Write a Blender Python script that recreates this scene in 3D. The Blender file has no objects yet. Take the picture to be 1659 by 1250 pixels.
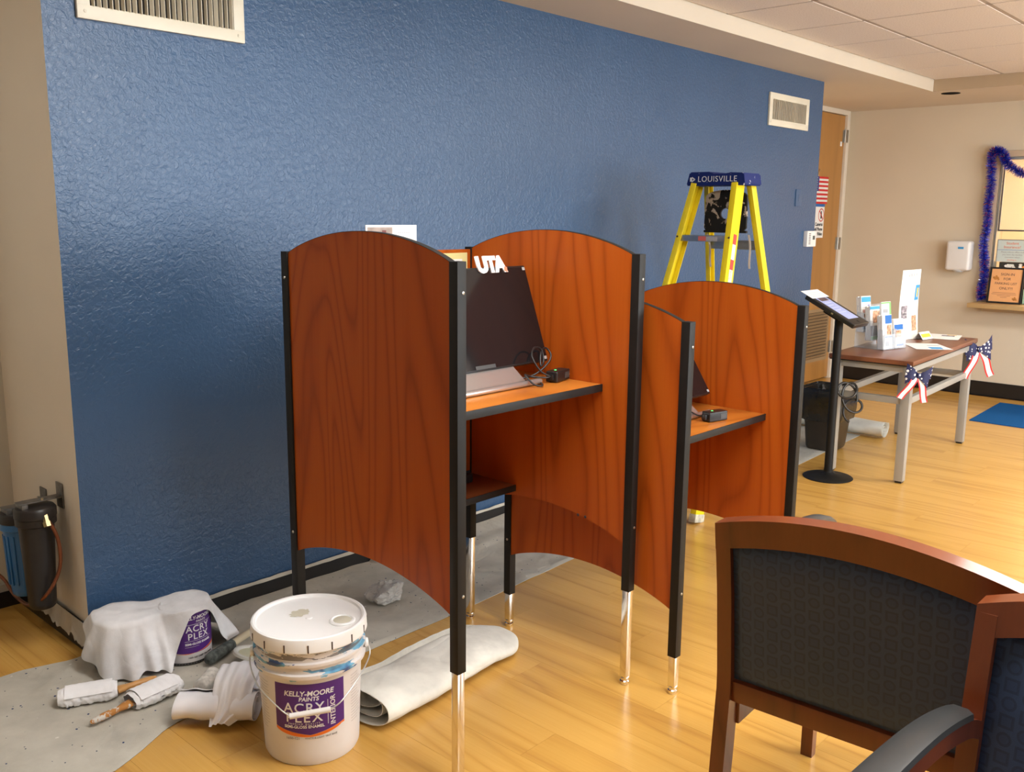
import bpy, bmesh, math, random
from mathutils import Matrix, Vector, noise
random.seed(7)
S = bpy.context.scene
C = S.collection
PI = math.pi

# ---------------------------------------------------------------- camera, world, exposure
def camera():
    f, yaw, pitch, roll, cx, cy, cz = 1505.414, 0.82452, -0.182319, 0.009933, -1.20324, -3.06636, 1.48927
    sy, cyw, cp, sp = math.sin(yaw), math.cos(yaw), math.cos(pitch), math.sin(pitch)
    w = Vector((sy * cp, cyw * cp, sp)); r0 = Vector((cyw, -sy, 0)); u0 = r0.cross(w)
    cr, sr = math.cos(roll), math.sin(roll)
    r = cr * r0 + sr * u0; u = -sr * r0 + cr * u0
    cd = bpy.data.cameras.new('camera'); co = bpy.data.objects.new('camera', cd); C.objects.link(co)
    cd.sensor_width = 36; cd.sensor_fit = 'HORIZONTAL'; cd.lens = f * 36 / 1659; cd.clip_start = .02
    co.matrix_world = Matrix(((r.x, u.x, -w.x, cx), (r.y, u.y, -w.y, cy), (r.z, u.z, -w.z, cz), (0, 0, 0, 1)))
    S.camera = co
camera()
wd = bpy.data.worlds.new('world'); S.world = wd; wd.use_nodes = True
wd.node_tree.nodes['Background'].inputs[0].default_value = (.9, .95, 1, 1)
wd.node_tree.nodes['Background'].inputs[1].default_value = .05
S.view_settings.view_transform = 'Standard'; S.view_settings.look = 'None'
S.view_settings.gamma = 1; S.view_settings.use_curve_mapping = False
S.view_settings.exposure = 0.0
LAMP = 25.0          # radiance of the recessed ceiling panels
LAMP_COL = (1, .985, .955)
LEFT_FILL_LAMP = 40.0     # unseen panel added at the left to brighten the return wall
DESK_LAMP = 25.0      # the panel in the reception office
# recessed ceiling panels (x, y of a two by four foot bay in the grid)
BAYS = [(.3916, -1.4986, 1), (.5440, -2.7178, 0), (4.8112, -2.7178, 0), (4.8112, -4.5466, 0), (1.7632, -3.9370, 0)]      # last number 1: a one by four foot panel, else two by four
def area(name, loc, rot, sx, sy, power, col):
    l = bpy.data.lights.new(name, 'AREA'); l.shape = 'RECTANGLE'; l.size = sx; l.size_y = sy; l.energy = power; l.color = col
    o = bpy.data.objects.new(name, l); C.objects.link(o); o.location = loc; o.rotation_euler = rot; return o
# area lights added as cool fill, set in invented windows of the front wall
for wx in (2.2, 5.0): area('window_daylight', (wx, -5.63, 1.45), (PI / 2, 0, 0), 2.0, 1.5, 125, (.88, .95, 1))

# ---------------------------------------------------------------- node helpers
def nd(nt, t, ins=None, **props):
    n = nt.nodes.new(t)
    for k, v in props.items(): setattr(n, k, v)
    for k, v in (ins or {}).items():
        if isinstance(v, bpy.types.NodeSocket): nt.links.new(v, n.inputs[k])
        else: n.inputs[k].default_value = v
    return n
def mth(nt, op, a, b=None, c=None):
    n = nt.nodes.new('ShaderNodeMath'); n.operation = op
    for i, v in enumerate((a, b, c)):
        if v is None: continue
        if isinstance(v, bpy.types.NodeSocket): nt.links.new(v, n.inputs[i])
        else: n.inputs[i].default_value = v
    return n.outputs[0]
def mix(nt, f, a, b, mode='MIX'):
    n = nt.nodes.new('ShaderNodeMix'); n.data_type = 'RGBA'; n.blend_type = mode
    for i, v in ((0, f), (6, a), (7, b)):
        if isinstance(v, bpy.types.NodeSocket): nt.links.new(v, n.inputs[i])
        else: n.inputs[i].default_value = v if i == 0 else (*v[:3], 1)
    return n.outputs[2]
def ramp(nt, f, stops, interp='LINEAR'):
    n = nt.nodes.new('ShaderNodeValToRGB'); n.color_ramp.interpolation = interp
    e = n.color_ramp.elements
    while len(e) < len(stops): e.new(.5)
    for k, (p, c) in enumerate(stops):
        e[k].position = p; e[k].color = (*c[:3], 1) if hasattr(c, '__len__') else (c, c, c, 1)
    nt.links.new(f, n.inputs[0]); return n.outputs[0]
def new_mat(name):
    m = bpy.data.materials.new(name); m.use_nodes = True
    nt = m.node_tree; b = nt.nodes['Principled BSDF']; return m, nt, b
def coords(nt, scale=(1, 1, 1), rnd=False):
    tc = nd(nt, 'ShaderNodeTexCoord')
    v = tc.outputs['Object']
    if rnd:
        oi = nd(nt, 'ShaderNodeObjectInfo')
        a = nd(nt, 'ShaderNodeVectorMath', {0: v, 1: mth(nt, 'MULTIPLY', oi.outputs['Random'], 37.0)}, operation='ADD')
        v = a.outputs[0]
    return nd(nt, 'ShaderNodeMapping', {'Vector': v, 'Scale': scale}).outputs[0]
def noi(nt, vec, scale, detail=3, rough=.5, dist=0):
    return nd(nt, 'ShaderNodeTexNoise', {'Vector': vec, 'Scale': scale, 'Detail': detail, 'Roughness': rough, 'Distortion': dist}).outputs['Fac']
def setp(b, rough=.5, metal=0, spec=.5, coat=0):
    b.inputs['Roughness'].default_value = rough; b.inputs['Metallic'].default_value = metal
    b.inputs['Specular IOR Level'].default_value = spec
    if coat: b.inputs['Coat Weight'].default_value = coat; b.inputs['Coat Roughness'].default_value = .15
def bump(nt, b, h, strength=.3, dist=.002):
    n = nd(nt, 'ShaderNodeBump', {'Height': h, 'Strength': strength, 'Distance': dist})
    nt.links.new(n.outputs[0], b.inputs['Normal'])
_mc = {}
def mat(name, col, rough=.5, metal=0, var=.08, vs=6, bs=0, bscale=120, bd=.001, spec=.5, coat=0, emit=0, alpha=1, trans=0):
    if name in _mc: return _mc[name]
    m, nt, b = new_mat(name); v = coords(nt)
    n = noi(nt, v, vs, 4)
    d = [max(0, c * (1 - var)) for c in col]; l = [min(1, c * (1 + var)) for c in col]
    nt.links.new(ramp(nt, n, [(.3, d), (.7, l)]), b.inputs['Base Color'])
    setp(b, rough, metal, spec, coat)
    if bs: bump(nt, b, noi(nt, v, bscale, 3), bs, bd)
    if emit:
        b.inputs['Emission Color'].default_value = (*col, 1); b.inputs['Emission Strength'].default_value = emit
    if alpha < 1: b.inputs['Alpha'].default_value = alpha
    if trans: b.inputs['Transmission Weight'].default_value = trans
    _mc[name] = m; return m
def wood(name, dark, mid, light, axis='z', ring=9, s=3.2, rough=.35, coat=0, rnd=False, along=.22, fine=.35, spec=.5):
    """board with drawn-out rings and fine pores along one axis"""
    m, nt, b = new_mat(name)
    k = {'x': (along, 1, 1), 'y': (1, along, 1), 'z': (1, 1, along)}[axis]
    v = coords(nt, k, rnd)
    n = noi(nt, v, s, 2.0, .45, .35)
    rg = mth(nt, 'PINGPONG', mth(nt, 'MULTIPLY', n, ring), 1.0)
    rg = mth(nt, 'POWER', rg, 2.6)
    kf = {'x': (2, 90, 90), 'y': (90, 2, 90), 'z': (90, 90, 2)}[axis]
    f = noi(nt, coords(nt, kf, rnd), 1.6, 3, .6)
    big = noi(nt, v, 1.1, 2)
    t = mth(nt, 'ADD', mth(nt, 'MULTIPLY', mth(nt, 'SUBTRACT', 1.0, rg), 1 - fine), mth(nt, 'MULTIPLY', f, fine))
    t = mth(nt, 'ADD', mth(nt, 'MULTIPLY', t, .62), mth(nt, 'MULTIPLY', big, .34))
    if rnd:
        oi = nd(nt, 'ShaderNodeObjectInfo')
        t = mth(nt, 'ADD', t, mth(nt, 'MULTIPLY', mth(nt, 'SUBTRACT', oi.outputs['Random'], .5), .06))
    nt.links.new(ramp(nt, t, [(.15, dark), (.5, mid), (.85, light)]), b.inputs['Base Color'])
    setp(b, rough, 0, spec, coat)
    bump(nt, b, f, .05, .0005)
    return m

# ---------------------------------------------------------------- materials
def lin(r, g, b):
    f = lambda c: ((c / 255 + .055) / 1.055) ** 2.4 if c > 10 else c / 255 / 12.92
    return (f(r), f(g), f(b))
cherry = wood('cherry_laminate', (.26, .046, .004), (.40, .080, .007), (.47, .108, .010), 'z', 60, 1.9, .38, along=.17, spec=.2)
cherry_flat = wood('cherry_laminate_desk', (.30, .08, .010), (.46, .14, .018), (.56, .20, .030), 'x', 20, 2.2, .3)
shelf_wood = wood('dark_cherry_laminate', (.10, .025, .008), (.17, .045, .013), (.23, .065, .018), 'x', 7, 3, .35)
plank_mat = wood('oak_vinyl', (.42, .205, .046), (.575, .315, .070), (.67, .39, .10), 'y', 16, 3.4, .24, rnd=True, along=.10, fine=.55)
door_wood = wood('oak_veneer', (.33, .15, .035), (.43, .205, .052), (.50, .25, .07), 'z', 6, 2.5, .4, along=.12, fine=.6)
chair_wood = wood('mahogany_stain', (.075, .017, .006), (.14, .032, .010), (.20, .05, .014), 'z', 5, 6, .28, coat=.3)
table_wood = wood('walnut_laminate', (.12, .042, .020), (.19, .068, .032), (.25, .095, .045), 'x', 6, 3, .3)
sill_wood = wood('maple_sill', (.42, .26, .10), (.52, .34, .15), (.60, .42, .20), 'y', 5, 4, .4)
handle_wood = wood('brush_handle_wood', (.30, .11, .025), (.52, .24, .06), (.66, .36, .12), 'x', 4, 8, .4)
pole_wood = wood('pale_pole_wood', (.40, .33, .20), (.55, .46, .30), (.62, .54, .38), 'x', 4, 8, .5)
black_steel = mat('black_powder_coat', (.010, .009, .008), .5, 0, .15, 20, .1, 400, .0003, spec=.25)
black_edge = mat('black_edge_band', (.014, .013, .012), .5, spec=.3)
chrome = mat('chrome', (.78, .74, .68), .12, 1, .03)
screw_m = mat('screw_nickel', (.55, .52, .46), .3, 1)
beige = mat('beige_wall_paint', (.69, .60, .465), .55, 0, .03, 1.5, .25, 140, .002)
beige_left = mat('taupe_wall_paint', (.80, .73, .62), .55, 0, .04, 1.5, .25, 140, .002)
alcove_paint = mat('pale_grey_wall_paint', (.58, .56, .49), .6, 0, .03, 1.5, .2, 140, .002)
off_white = mat('white_wall_paint', (.80, .79, .76), .6, 0, .02, 1.5)
bounce_carpet_m = mat('grey_carpet', (.34, .335, .33), .95, 0, .3, 60, .5, 300, .004)
cream = mat('cream_trim_paint', (.74, .66, .54), .55, 0, .02, 2, .1, 160, .001)
soffit_paint = mat('soffit_paint', (.66, .57, .46), .6, 0, .02, 2, .15, 160, .001)
black_base = mat('black_vinyl_base', (.012, .011, .011), .35, 0, .2, 12)
white_metal = mat('cream_vent_enamel', (.74, .69, .56), .4, 0, .04)
dark_void = mat('dark_duct', (.02, .018, .015), .8)
grid_m = mat('tee_bar_enamel', (.47, .40, .35), .6, spec=.2)
silver = mat('brushed_aluminium', (.62, .64, .63), .3, .85, .03)
grey_paint = mat('silver_grey_paint', (.40, .39, .36), .42, .25, .04)
gloss_black = mat('black_glass', (.010, .009, .010), .12, 0, .05, 8, 0, spec=.5)
plastic_black = mat('black_plastic', (.014, .013, .013), .35, 0, .1, 20)
plastic_white = mat('white_plastic', (.80, .78, .76), .35, 0, .03)
paper = mat('white_paper', (.86, .85, .82), .7, 0, .02)
print_white = mat('white_print', (.86, .85, .84), .6)
print_black = mat('black_print', (.03, .03, .035), .6)
print_red = mat('red_print', (.60, .05, .04), .6)
print_orange = mat('coral_print', (.80, .22, .12), .6)
print_blue = mat('blue_print', (.02, .14, .45), .55)
print_sky = mat('sky_blue_print', (.05, .33, .66), .55)
print_grey = mat('grey_print', (.35, .35, .36), .6)
print_green = mat('green_print', (.22, .55, .16), .6)
print_yellow = mat('yellow_print', (.85, .55, .05), .6)
skin_print = mat('photo_print_tan', (.55, .30, .18), .6, 0, .7, 60)
photo_mix = mat('photo_print_mixed', (.25, .22, .25), .6, 0, .9, 45)
purple = mat('purple_label', (.085, .018, .20), .4, 0, .08)
orange = mat('orange_label', (.85, .19, .02), .4)
acrylic = mat('clear_acrylic', (.80, .86, .92), .06, 0, .02, 3, alpha=.28)
glass = mat('window_glass', (.92, .96, .95), .02, 0, .01, 2, alpha=.10)
rag = mat('white_rag', (.88, .88, .90), .85, 0, .05, 14, .4, 320, .0015)
bag_white = mat('white_plastic_bag', (.88, .87, .90), .35, 0, .05, 10, .1, 60, .001)
bag_clear = mat('clear_plastic_bag', (.68, .66, .62), .22, 0, .05, 10, .1, 60, .001, alpha=.72)
bag_black = mat('black_bin_liner', (.018, .016, .013), .22, 0, .2, 14, .5, 40, .004)
bin_m = mat('dark_brown_bin', (.030, .022, .015), .38, 0, .15, 14)
blue_mat_m = mat('blue_floor_mat', (.006, .085, .27), .95, 0, .25, 150, .6, 500, .003, spec=.1)
yellow_m = mat('safety_yellow_fibreglass', (.78, .62, .015), .38, 0, .10, 9)
alu = mat('ladder_aluminium', (.42, .43, .44), .38, .9, .1, 30)
copper = mat('brown_copper_tube', (.20, .065, .028), .3, .55, .15, 30)
brass = mat('brass_fitting', (.45, .36, .18), .3, .9)
filter_blue = mat('filter_blue', (.03, .16, .42), .35)
filter_black = mat('filter_black', (.016, .013, .012), .42, 0, .2, 30)
navy = mat('navy_ribbon', (.010, .014, .075), .6)
red_rib = mat('red_ribbon', (.60, .015, .02), .5)
white_rib = mat('white_ribbon', (.80, .78, .74), .55)
tinsel_blue = mat('blue_tinsel', (.025, .045, .55), .25, .35, .6, 200)
tinsel_red = mat('red_tinsel', (.70, .10, .08), .25, .5)
tinsel_silver = mat('silver_tinsel', (.8, .78, .85), .2, .7)
arm_black = mat('grey_black_arm_pad', (.035, .036, .036), .35, 0, .1)
peach = mat('peach_office_paint', (.80, .62, .40), .6, 0, .02, 1)
sign_orange = mat('orange_sign_paper', (.85, .43, .18), .6, 0, .03)
sign_mint = mat('pale_mint_paper', (.62, .70, .66), .6, 0, .03)
grip = mat('paint_crusted_grip', (.075, .085, .078), .75, 0, .7, 60, .8, 90, .003)
masking = mat('masking_paper', (.50, .48, .43), .6, 0, .12, 10, .3, 40, .003)
lid_cream = mat('cream_can_lid', (.62, .60, .42), .4, 0, .1, 12)
dried_white = mat('white_lid_plastic', (.88, .88, .87), .32, 0, .02)
dried_cream = mat('dried_cream_paint', (.62, .59, .47), .45)
wire = mat('wire_bail', (.62, .64, .63), .35, .6)

def blue_wall_mat():
    m, nt, b = new_mat('blue_semi_gloss_paint'); v = coords(nt)
    n = noi(nt, v, 1.3, 3)
    nt.links.new(ramp(nt, n, [(.3, (.036, .088, .186)), (.7, (.044, .103, .212))]), b.inputs['Base Color'])
    setp(b, .30, 0, .5)
    h = mth(nt, 'ADD', noi(nt, v, 62, 3, .6, .6), mth(nt, 'MULTIPLY', noi(nt, v, 22, 2), .5))
    bump(nt, b, h, .8, .0045)
    return m
blue_wall = blue_wall_mat()
def canvas_mat(name, base, spots=True):
    m, nt, b = new_mat(name); v = coords(nt)
    n = noi(nt, v, 7, 5, .6)
    col = ramp(nt, n, [(.25, [c * .78 for c in base]), (.6, base), (.85, [min(1, c * 1.12) for c in base])])
    if spots:
        for sc, thr, pick, c in ((34, .15, .78, (.02, .04, .12)), (24, .13, .82, (.66, .64, .58)), (60, .16, .86, (.03, .05, .09)), (13, .08, .93, (.62, .60, .53))):
            vo = nd(nt, 'ShaderNodeTexVoronoi', {'Vector': v, 'Scale': sc, 'Randomness': 1.0}, feature='F1')
            wob = mth(nt, 'MULTIPLY', noi(nt, v, sc * 4, 2), .16)
            near = mth(nt, 'LESS_THAN', mth(nt, 'ADD', vo.outputs['Distance'], wob), thr + .06)
            sep = nd(nt, 'ShaderNodeSeparateColor', {0: vo.outputs['Color']})
            f = mth(nt, 'MULTIPLY', near, mth(nt, 'GREATER_THAN', sep.outputs[0], pick))
            col = mix(nt, f, col, c)
    dirt = noi(nt, v, 2.6, 5, .65, .8)
    col = mix(nt, mth(nt, 'MULTIPLY', mth(nt, 'SMOOTH_MAX', mth(nt, 'SUBTRACT', dirt, .52), 0.0, .03), 1.6), col, (.30, .27, .23))
    nt.links.new(col, b.inputs['Base Color']); setp(b, .85, 0, .2)
    wr = mth(nt, 'ABSOLUTE', mth(nt, 'SUBTRACT', noi(nt, v, 5, 3, .5, .6), .5))
    bump(nt, b, mth(nt, 'ADD', wr, mth(nt, 'MULTIPLY', noi(nt, v, 420, 2), .03)), .5, .03)
    return m
canvas = canvas_mat('paint_spotted_canvas', (.53, .50, .43))
canvas_clean = canvas_mat('cream_canvas', (.80, .78, .70), False)
rag_spot = canvas_mat('paint_spotted_rag', (.86, .86, .88), False)
def tile_mat():
    m, nt, b = new_mat('acoustic_tile'); v = coords(nt)
    n = noi(nt, v, 130, 3, .7)
    nt.links.new(ramp(nt, n, [(.3, (.64, .57, .53)), (.55, (.78, .71, .66))]), b.inputs['Base Color'])
    setp(b, .8, 0, .2); bump(nt, b, n, .3, .002); return m
tile_m = tile_mat()
def fabric_mat():
    """blue upholstery woven with a checker of squares and rounds"""
    m, nt, b = new_mat('blue_geometric_upholstery')
    tc = nd(nt, 'ShaderNodeTexCoord'); s = nd(nt, 'ShaderNodeSeparateXYZ', {0: tc.outputs['Object']})
    P_ = .030
    def cell(o): return mth(nt, 'SUBTRACT', mth(nt, 'FRACT', mth(nt, 'DIVIDE', o, P_)), .5), mth(nt, 'FLOOR', mth(nt, 'DIVIDE', o, P_))
    yy, yi = cell(s.outputs['Y'])
    zz, zi = cell(mth(nt, 'ADD', s.outputs['Z'], mth(nt, 'MULTIPLY', yi, P_ * .5)))
    sq = mth(nt, 'MAXIMUM', mth(nt, 'ABSOLUTE', yy), mth(nt, 'ABSOLUTE', zz))
    rd = mth(nt, 'SQRT', mth(nt, 'ADD', mth(nt, 'POWER', yy, 2.0), mth(nt, 'POWER', zz, 2.0)))
    par = mth(nt, 'GREATER_THAN', mth(nt, 'FRACT', mth(nt, 'MULTIPLY', mth(nt, 'ADD', yi, mth(nt, 'MULTIPLY', zi, 3.0)), .5)), .25)
    d = mth(nt, 'ADD', mth(nt, 'MULTIPLY', par, rd), mth(nt, 'MULTIPLY', mth(nt, 'SUBTRACT', 1.0, par), sq))
    col = ramp(nt, d, [(0, (.017, .042, .108)), (.24, (.017, .042, .108)), (.27, (.010, .024, .064)), (.38, (.011, .026, .068)), (.42, (.022, .052, .124)), (1, (.022, .052, .124))])
    w = noi(nt, coords(nt, (1, 900, 900)), 1.0, 1)
    nt.links.new(mix(nt, .18, col, ramp(nt, w, [(.3, (.01, .02, .04)), (.7, (.06, .11, .2))])), b.inputs['Base Color'])
    setp(b, .55, 0, .45); b.inputs['Sheen Weight'].default_value = .08
    bump(nt, b, d, .15, .001); return m
fabric = fabric_mat()
def star_mat():
    m, nt, b = new_mat('navy_star_ribbon'); v = coords(nt)
    vo = nd(nt, 'ShaderNodeTexVoronoi', {'Vector': v, 'Scale': 42.0, 'Randomness': .55}, feature='F1')
    f = mth(nt, 'LESS_THAN', vo.outputs['Distance'], .30)
    nt.links.new(mix(nt, f, (.010, .014, .075), (.8, .8, .8)), b.inputs['Base Color']); setp(b, .6); return m
star_m = star_mat()
def bucket_mat():
    m, nt, b = new_mat('paint_smeared_bucket'); tc = nd(nt, 'ShaderNodeTexCoord')
    s = nd(nt, 'ShaderNodeSeparateXYZ', {0: tc.outputs['Object']}); z = s.outputs['Z']
    v = coords(nt, (7, 7, 38)); n = noi(nt, v, 1.0, 4, .6)
    band = mth(nt, 'MULTIPLY', mth(nt, 'SMOOTH_MIN', mth(nt, 'MULTIPLY', mth(nt, 'SUBTRACT', z, .235), 25.0), 1.0, .1), 1.0)
    f = mth(nt, 'GREATER_THAN', mth(nt, 'ADD', n, mth(nt, 'MULTIPLY', mth(nt, 'MINIMUM', mth(nt, 'MAXIMUM', band, -1.0), 1.0), .12)), .655)
    n2 = noi(nt, coords(nt), 14, 2)
    smear = ramp(nt, n2, [(.42, (.05, .10, .25)), (.5, (.16, .42, .62)), (.6, (.28, .52, .66))])
    grime = noi(nt, coords(nt), 5, 4)
    base = ramp(nt, grime, [(.3, (.72, .68, .66)), (.6, (.82, .80, .79))])
    neck = noi(nt, coords(nt, (12, 12, 60)), 1.0, 4, .65)
    col = mix(nt, f, base, smear)
    f2 = mth(nt, 'MULTIPLY', mth(nt, 'GREATER_THAN', neck, .52), mth(nt, 'GREATER_THAN', z, .318))
    col = mix(nt, mth(nt, 'MULTIPLY', f2, .75), col, (.10, .09, .10))
    nt.links.new(col, b.inputs['Base Color']); setp(b, .35); return m
bucket_m = bucket_mat()
def splat_mat(name, base, spot, scale, lo):
    m, nt, b = new_mat(name); n = noi(nt, coords(nt), scale, 4, .6, .6)
    nt.links.new(ramp(nt, n, [(lo, base), (lo + .03, spot)]), b.inputs['Base Color']); setp(b, .6, 0, .2); return m
shelf_splat = splat_mat('paint_splattered_black', (.012, .011, .012), (.42, .35, .29), 13, .545)
cap_splat = splat_mat('paint_flecked_navy', (.008, .020, .13), (.72, .72, .74), 30, .655)
rail_splat = splat_mat('paint_flecked_yellow', (.78, .62, .015), (.80, .76, .60), 20, .70)
handle_splat = splat_mat('paint_worn_handle', (.50, .22, .06), (.62, .58, .52), 45, .52)
trap_black = mat('dark_grey_pail', (.03, .034, .042), .5, 0, .4, 20)
ins_dark = mat('dark_office_items', (.03, .028, .026), .6, 0, .4, 40)

# ---------------------------------------------------------------- mesh helpers
def B(): return bmesh.new()
def box(bm, x0, x1, y0, y1, z0, z1, bev=0, M=None, seg=2):
    vs = bmesh.ops.create_cube(bm, size=1)['verts']
    for v in vs:
        v.co = Vector(((x0 + x1) / 2 + v.co.x * (x1 - x0), (y0 + y1) / 2 + v.co.y * (y1 - y0), (z0 + z1) / 2 + v.co.z * (z1 - z0)))
    if bev:
        es = list({e for v in vs for e in v.link_edges})
        r = bmesh.ops.bevel(bm, geom=es + vs, offset=bev, segments=seg, profile=.6, affect='EDGES')
        vs = list({v for f in r['faces'] for v in f.verts} | {v for v in vs if v.is_valid})
    if M is not None:
        for v in vs: v.co = M @ v.co
    return vs
def bx(bm, c, s, bev=0, M=None):
    return box(bm, c[0] - s[0] / 2, c[0] + s[0] / 2, c[1] - s[1] / 2, c[1] + s[1] / 2, c[2] - s[2] / 2, c[2] + s[2] / 2, bev, M)
def tube(bm, pts, r, n=8, cap=True, closed=False):
    pts = [Vector(p) for p in pts]; L = len(pts); rr = r if hasattr(r, '__len__') else [r] * L
    rings = []; t0 = None; nrm = None
    for i, p in enumerate(pts):
        if closed: t = (pts[(i + 1) % L] - pts[i - 1]).normalized()
        else: t = (pts[min(i + 1, L - 1)] - pts[max(i - 1, 0)]).normalized()
        if nrm is None:
            a = Vector((0, 0, 1)) if abs(t.z) < .9 else Vector((1, 0, 0))
            nrm = t.cross(a).normalized()
        else:
            q = t0.rotation_difference(t); nrm = (q @ nrm).normalized()
        t0 = t; bn = t.cross(nrm)
        rings.append([bm.verts.new(p + rr[i] * (math.cos(2 * PI * k / n) * nrm + math.sin(2 * PI * k / n) * bn)) for k in range(n)])
    m = L if closed else L - 1
    for i in range(m):
        a, b = rings[i], rings[(i + 1) % L]
        for k in range(n): bm.faces.new((a[k], a[(k + 1) % n], b[(k + 1) % n], b[k]))
    if cap and not closed: bm.faces.new(rings[0][::-1]); bm.faces.new(rings[-1])
def lathe(bm, prof, n=32, M=None, cap=True):
    rings = []; vs = []
    for r, z in prof:
        ring = [bm.verts.new((r * math.cos(2 * PI * k / n), r * math.sin(2 * PI * k / n), z)) for k in range(n)]
        rings.append(ring); vs += ring
    for a, b in zip(rings, rings[1:]):
        for k in range(n): bm.faces.new((a[k], a[(k + 1) % n], b[(k + 1) % n], b[k]))
    if cap:
        bm.faces.new(rings[0][::-1]); bm.faces.new(rings[-1])
    if M is not None:
        for v in vs: v.co = M @ v.co
def prism(bm, poly, fn, t0, t1):
    """poly of 2d points swept between t0 and t1; fn(a, b, t) places a point"""
    a = [bm.verts.new(fn(p[0], p[1], t0)) for p in poly]; b = [bm.verts.new(fn(p[0], p[1], t1)) for p in poly]
    bm.faces.new(a[::-1]); bm.faces.new(b); L = len(poly)
    for i in range(L): bm.faces.new((a[i], a[(i + 1) % L], b[(i + 1) % L], b[i]))
def strip_solid(bm, top, bot, fn, t0, t1):
    """wall between two curves sampled alike, made of quads"""
    g = []
    for t in (t0, t1): g.append(([bm.verts.new(fn(*p, t)) for p in top], [bm.verts.new(fn(*p, t)) for p in bot]))
    (T0, B0), (T1, B1) = g; L = len(top)
    for i in range(L - 1):
        bm.faces.new((T0[i], T0[i + 1], B0[i + 1], B0[i])); bm.faces.new((T1[i + 1], T1[i], B1[i], B1[i + 1]))
        bm.faces.new((T1[i], T1[i + 1], T0[i + 1], T0[i])); bm.faces.new((B0[i], B0[i + 1], B1[i + 1], B1[i]))
    bm.faces.new((T0[0], B0[0], B1[0], T1[0])); bm.faces.new((T0[-1], T1[-1], B1[-1], B0[-1]))
def sheet(bm, fn, nu, nv, mi=0):
    g = [[bm.verts.new(fn(i / nu, j / nv)) for i in range(nu + 1)] for j in range(nv + 1)]
    for j in range(nv):
        for i in range(nu):
            f = bm.faces.new((g[j][i], g[j][i + 1], g[j + 1][i + 1], g[j + 1][i])); f.material_index = mi
    return g
def solid(bm, t):
    """give a sheet a thickness t along its vertex normals"""
    bmesh.ops.recalc_face_normals(bm, faces=bm.faces); bm.normal_update()
    bd = [(e.verts[0], e.verts[1]) for e in bm.edges if e.is_boundary]
    mp = {v: bm.verts.new(v.co - v.normal * t) for v in list(bm.verts)}
    for f in list(bm.faces):
        g = bm.faces.new([mp[v] for v in reversed(f.verts)]); g.material_index = f.material_index
    for p, q in bd:
        try: bm.faces.new((p, q, mp[q], mp[p]))
        except ValueError: pass
def obj(name, bm, m, parent=None, ang=35, recalc=True):
    me = bpy.data.meshes.new(name)
    if recalc: bmesh.ops.recalc_face_normals(bm, faces=bm.faces)
    bm.to_mesh(me); bm.free()
    for mm in (m if isinstance(m, (list, tuple)) else [m]): me.materials.append(mm)
    if ang:
        me.polygons.foreach_set('use_smooth', [True] * len(me.polygons)); me.set_sharp_from_angle(angle=math.radians(ang))
    o = bpy.data.objects.new(name, me); C.objects.link(o)
    if parent is not None: o.parent = parent
    return o
def put(name, me, parent=None, loc=(0, 0, 0), rot=(0, 0, 0)):
    o = bpy.data.objects.new(name, me); C.objects.link(o); o.location = loc; o.rotation_euler = rot
    if parent is not None: o.parent = parent
    return o
def tag(o, label, cat, group=None):
    o['label'] = label; o['category'] = cat
    if group: o['group'] = group
    return o
def thing(name, label, cat, loc=(0, 0, 0), rz=0, group=None):
    o = bpy.data.objects.new(name, None); C.objects.link(o); o.empty_display_size = .1
    o.location = loc; o.rotation_euler = (0, 0, rz); return tag(o, label, cat, group)
def struct(name, bm, m, ang=0):
    o = obj(name, bm, m, None, ang); o['kind'] = 'structure'; return o
def dup(o, parent=None):
    c = o.copy(); C.objects.link(c)
    if parent is not None: c.parent = parent
    for ch in list(o.children): dup(ch, c)
    return c
def frame(o, r, u):
    r = Vector(r).normalized(); u = Vector(u).normalized(); n = r.cross(u)
    return Matrix(((r.x, u.x, n.x, o[0]), (r.y, u.y, n.y, o[1]), (r.z, u.z, n.z, o[2]), (0, 0, 0, 1)))
def text_mesh(body, size, align='CENTER', shear=0, ext=.0004, space=1, bold=0):
    cu = bpy.data.curves.new('lettering', 'FONT'); cu.body = body; cu.size = size; cu.align_x = align; cu.align_y = 'CENTER'
    cu.shear = shear; cu.extrude = ext; cu.space_character = space; cu.resolution_u = 3; cu.offset = bold
    o = bpy.data.objects.new('lettering', cu); me = bpy.data.meshes.new_from_object(o)
    bpy.data.objects.remove(o); bpy.data.curves.remove(cu); me.name = 'lettering'; return me
def text(body, size, M, m, parent, align='CENTER', shear=0, ext=.0004, space=1, wrap=None, bold=0, name='lettering'):
    """flat lettering; wrap=(radius function of z, angle at u=0) lays it on an upright cylinder"""
    me = text_mesh(body, size, align, shear, ext, space, bold)
    for v in me.vertices:
        if wrap is None: v.co = M @ v.co
        else:
            R, a0 = wrap; p = M @ v.co; z = p.y; r = R(z) + .0006 + p.z; a = a0 + p.x / R(z)
            v.co = (r * math.cos(a), r * math.sin(a), z)
    me.materials.append(m)
    return put(name, me, parent)
def cyl_patch(bm, R, a0, u0, u1, z0f, z1f, off=.0005, nu=24, mi=0):
    def fn(s, t):
        u = u0 + (u1 - u0) * s; z = z0f(s) + (z1f(s) - z0f(s)) * t; a = a0 + u / R(z); r = R(z) + off
        return (r * math.cos(a), r * math.sin(a), z)
    sheet(bm, fn, nu, 6, mi)
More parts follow.
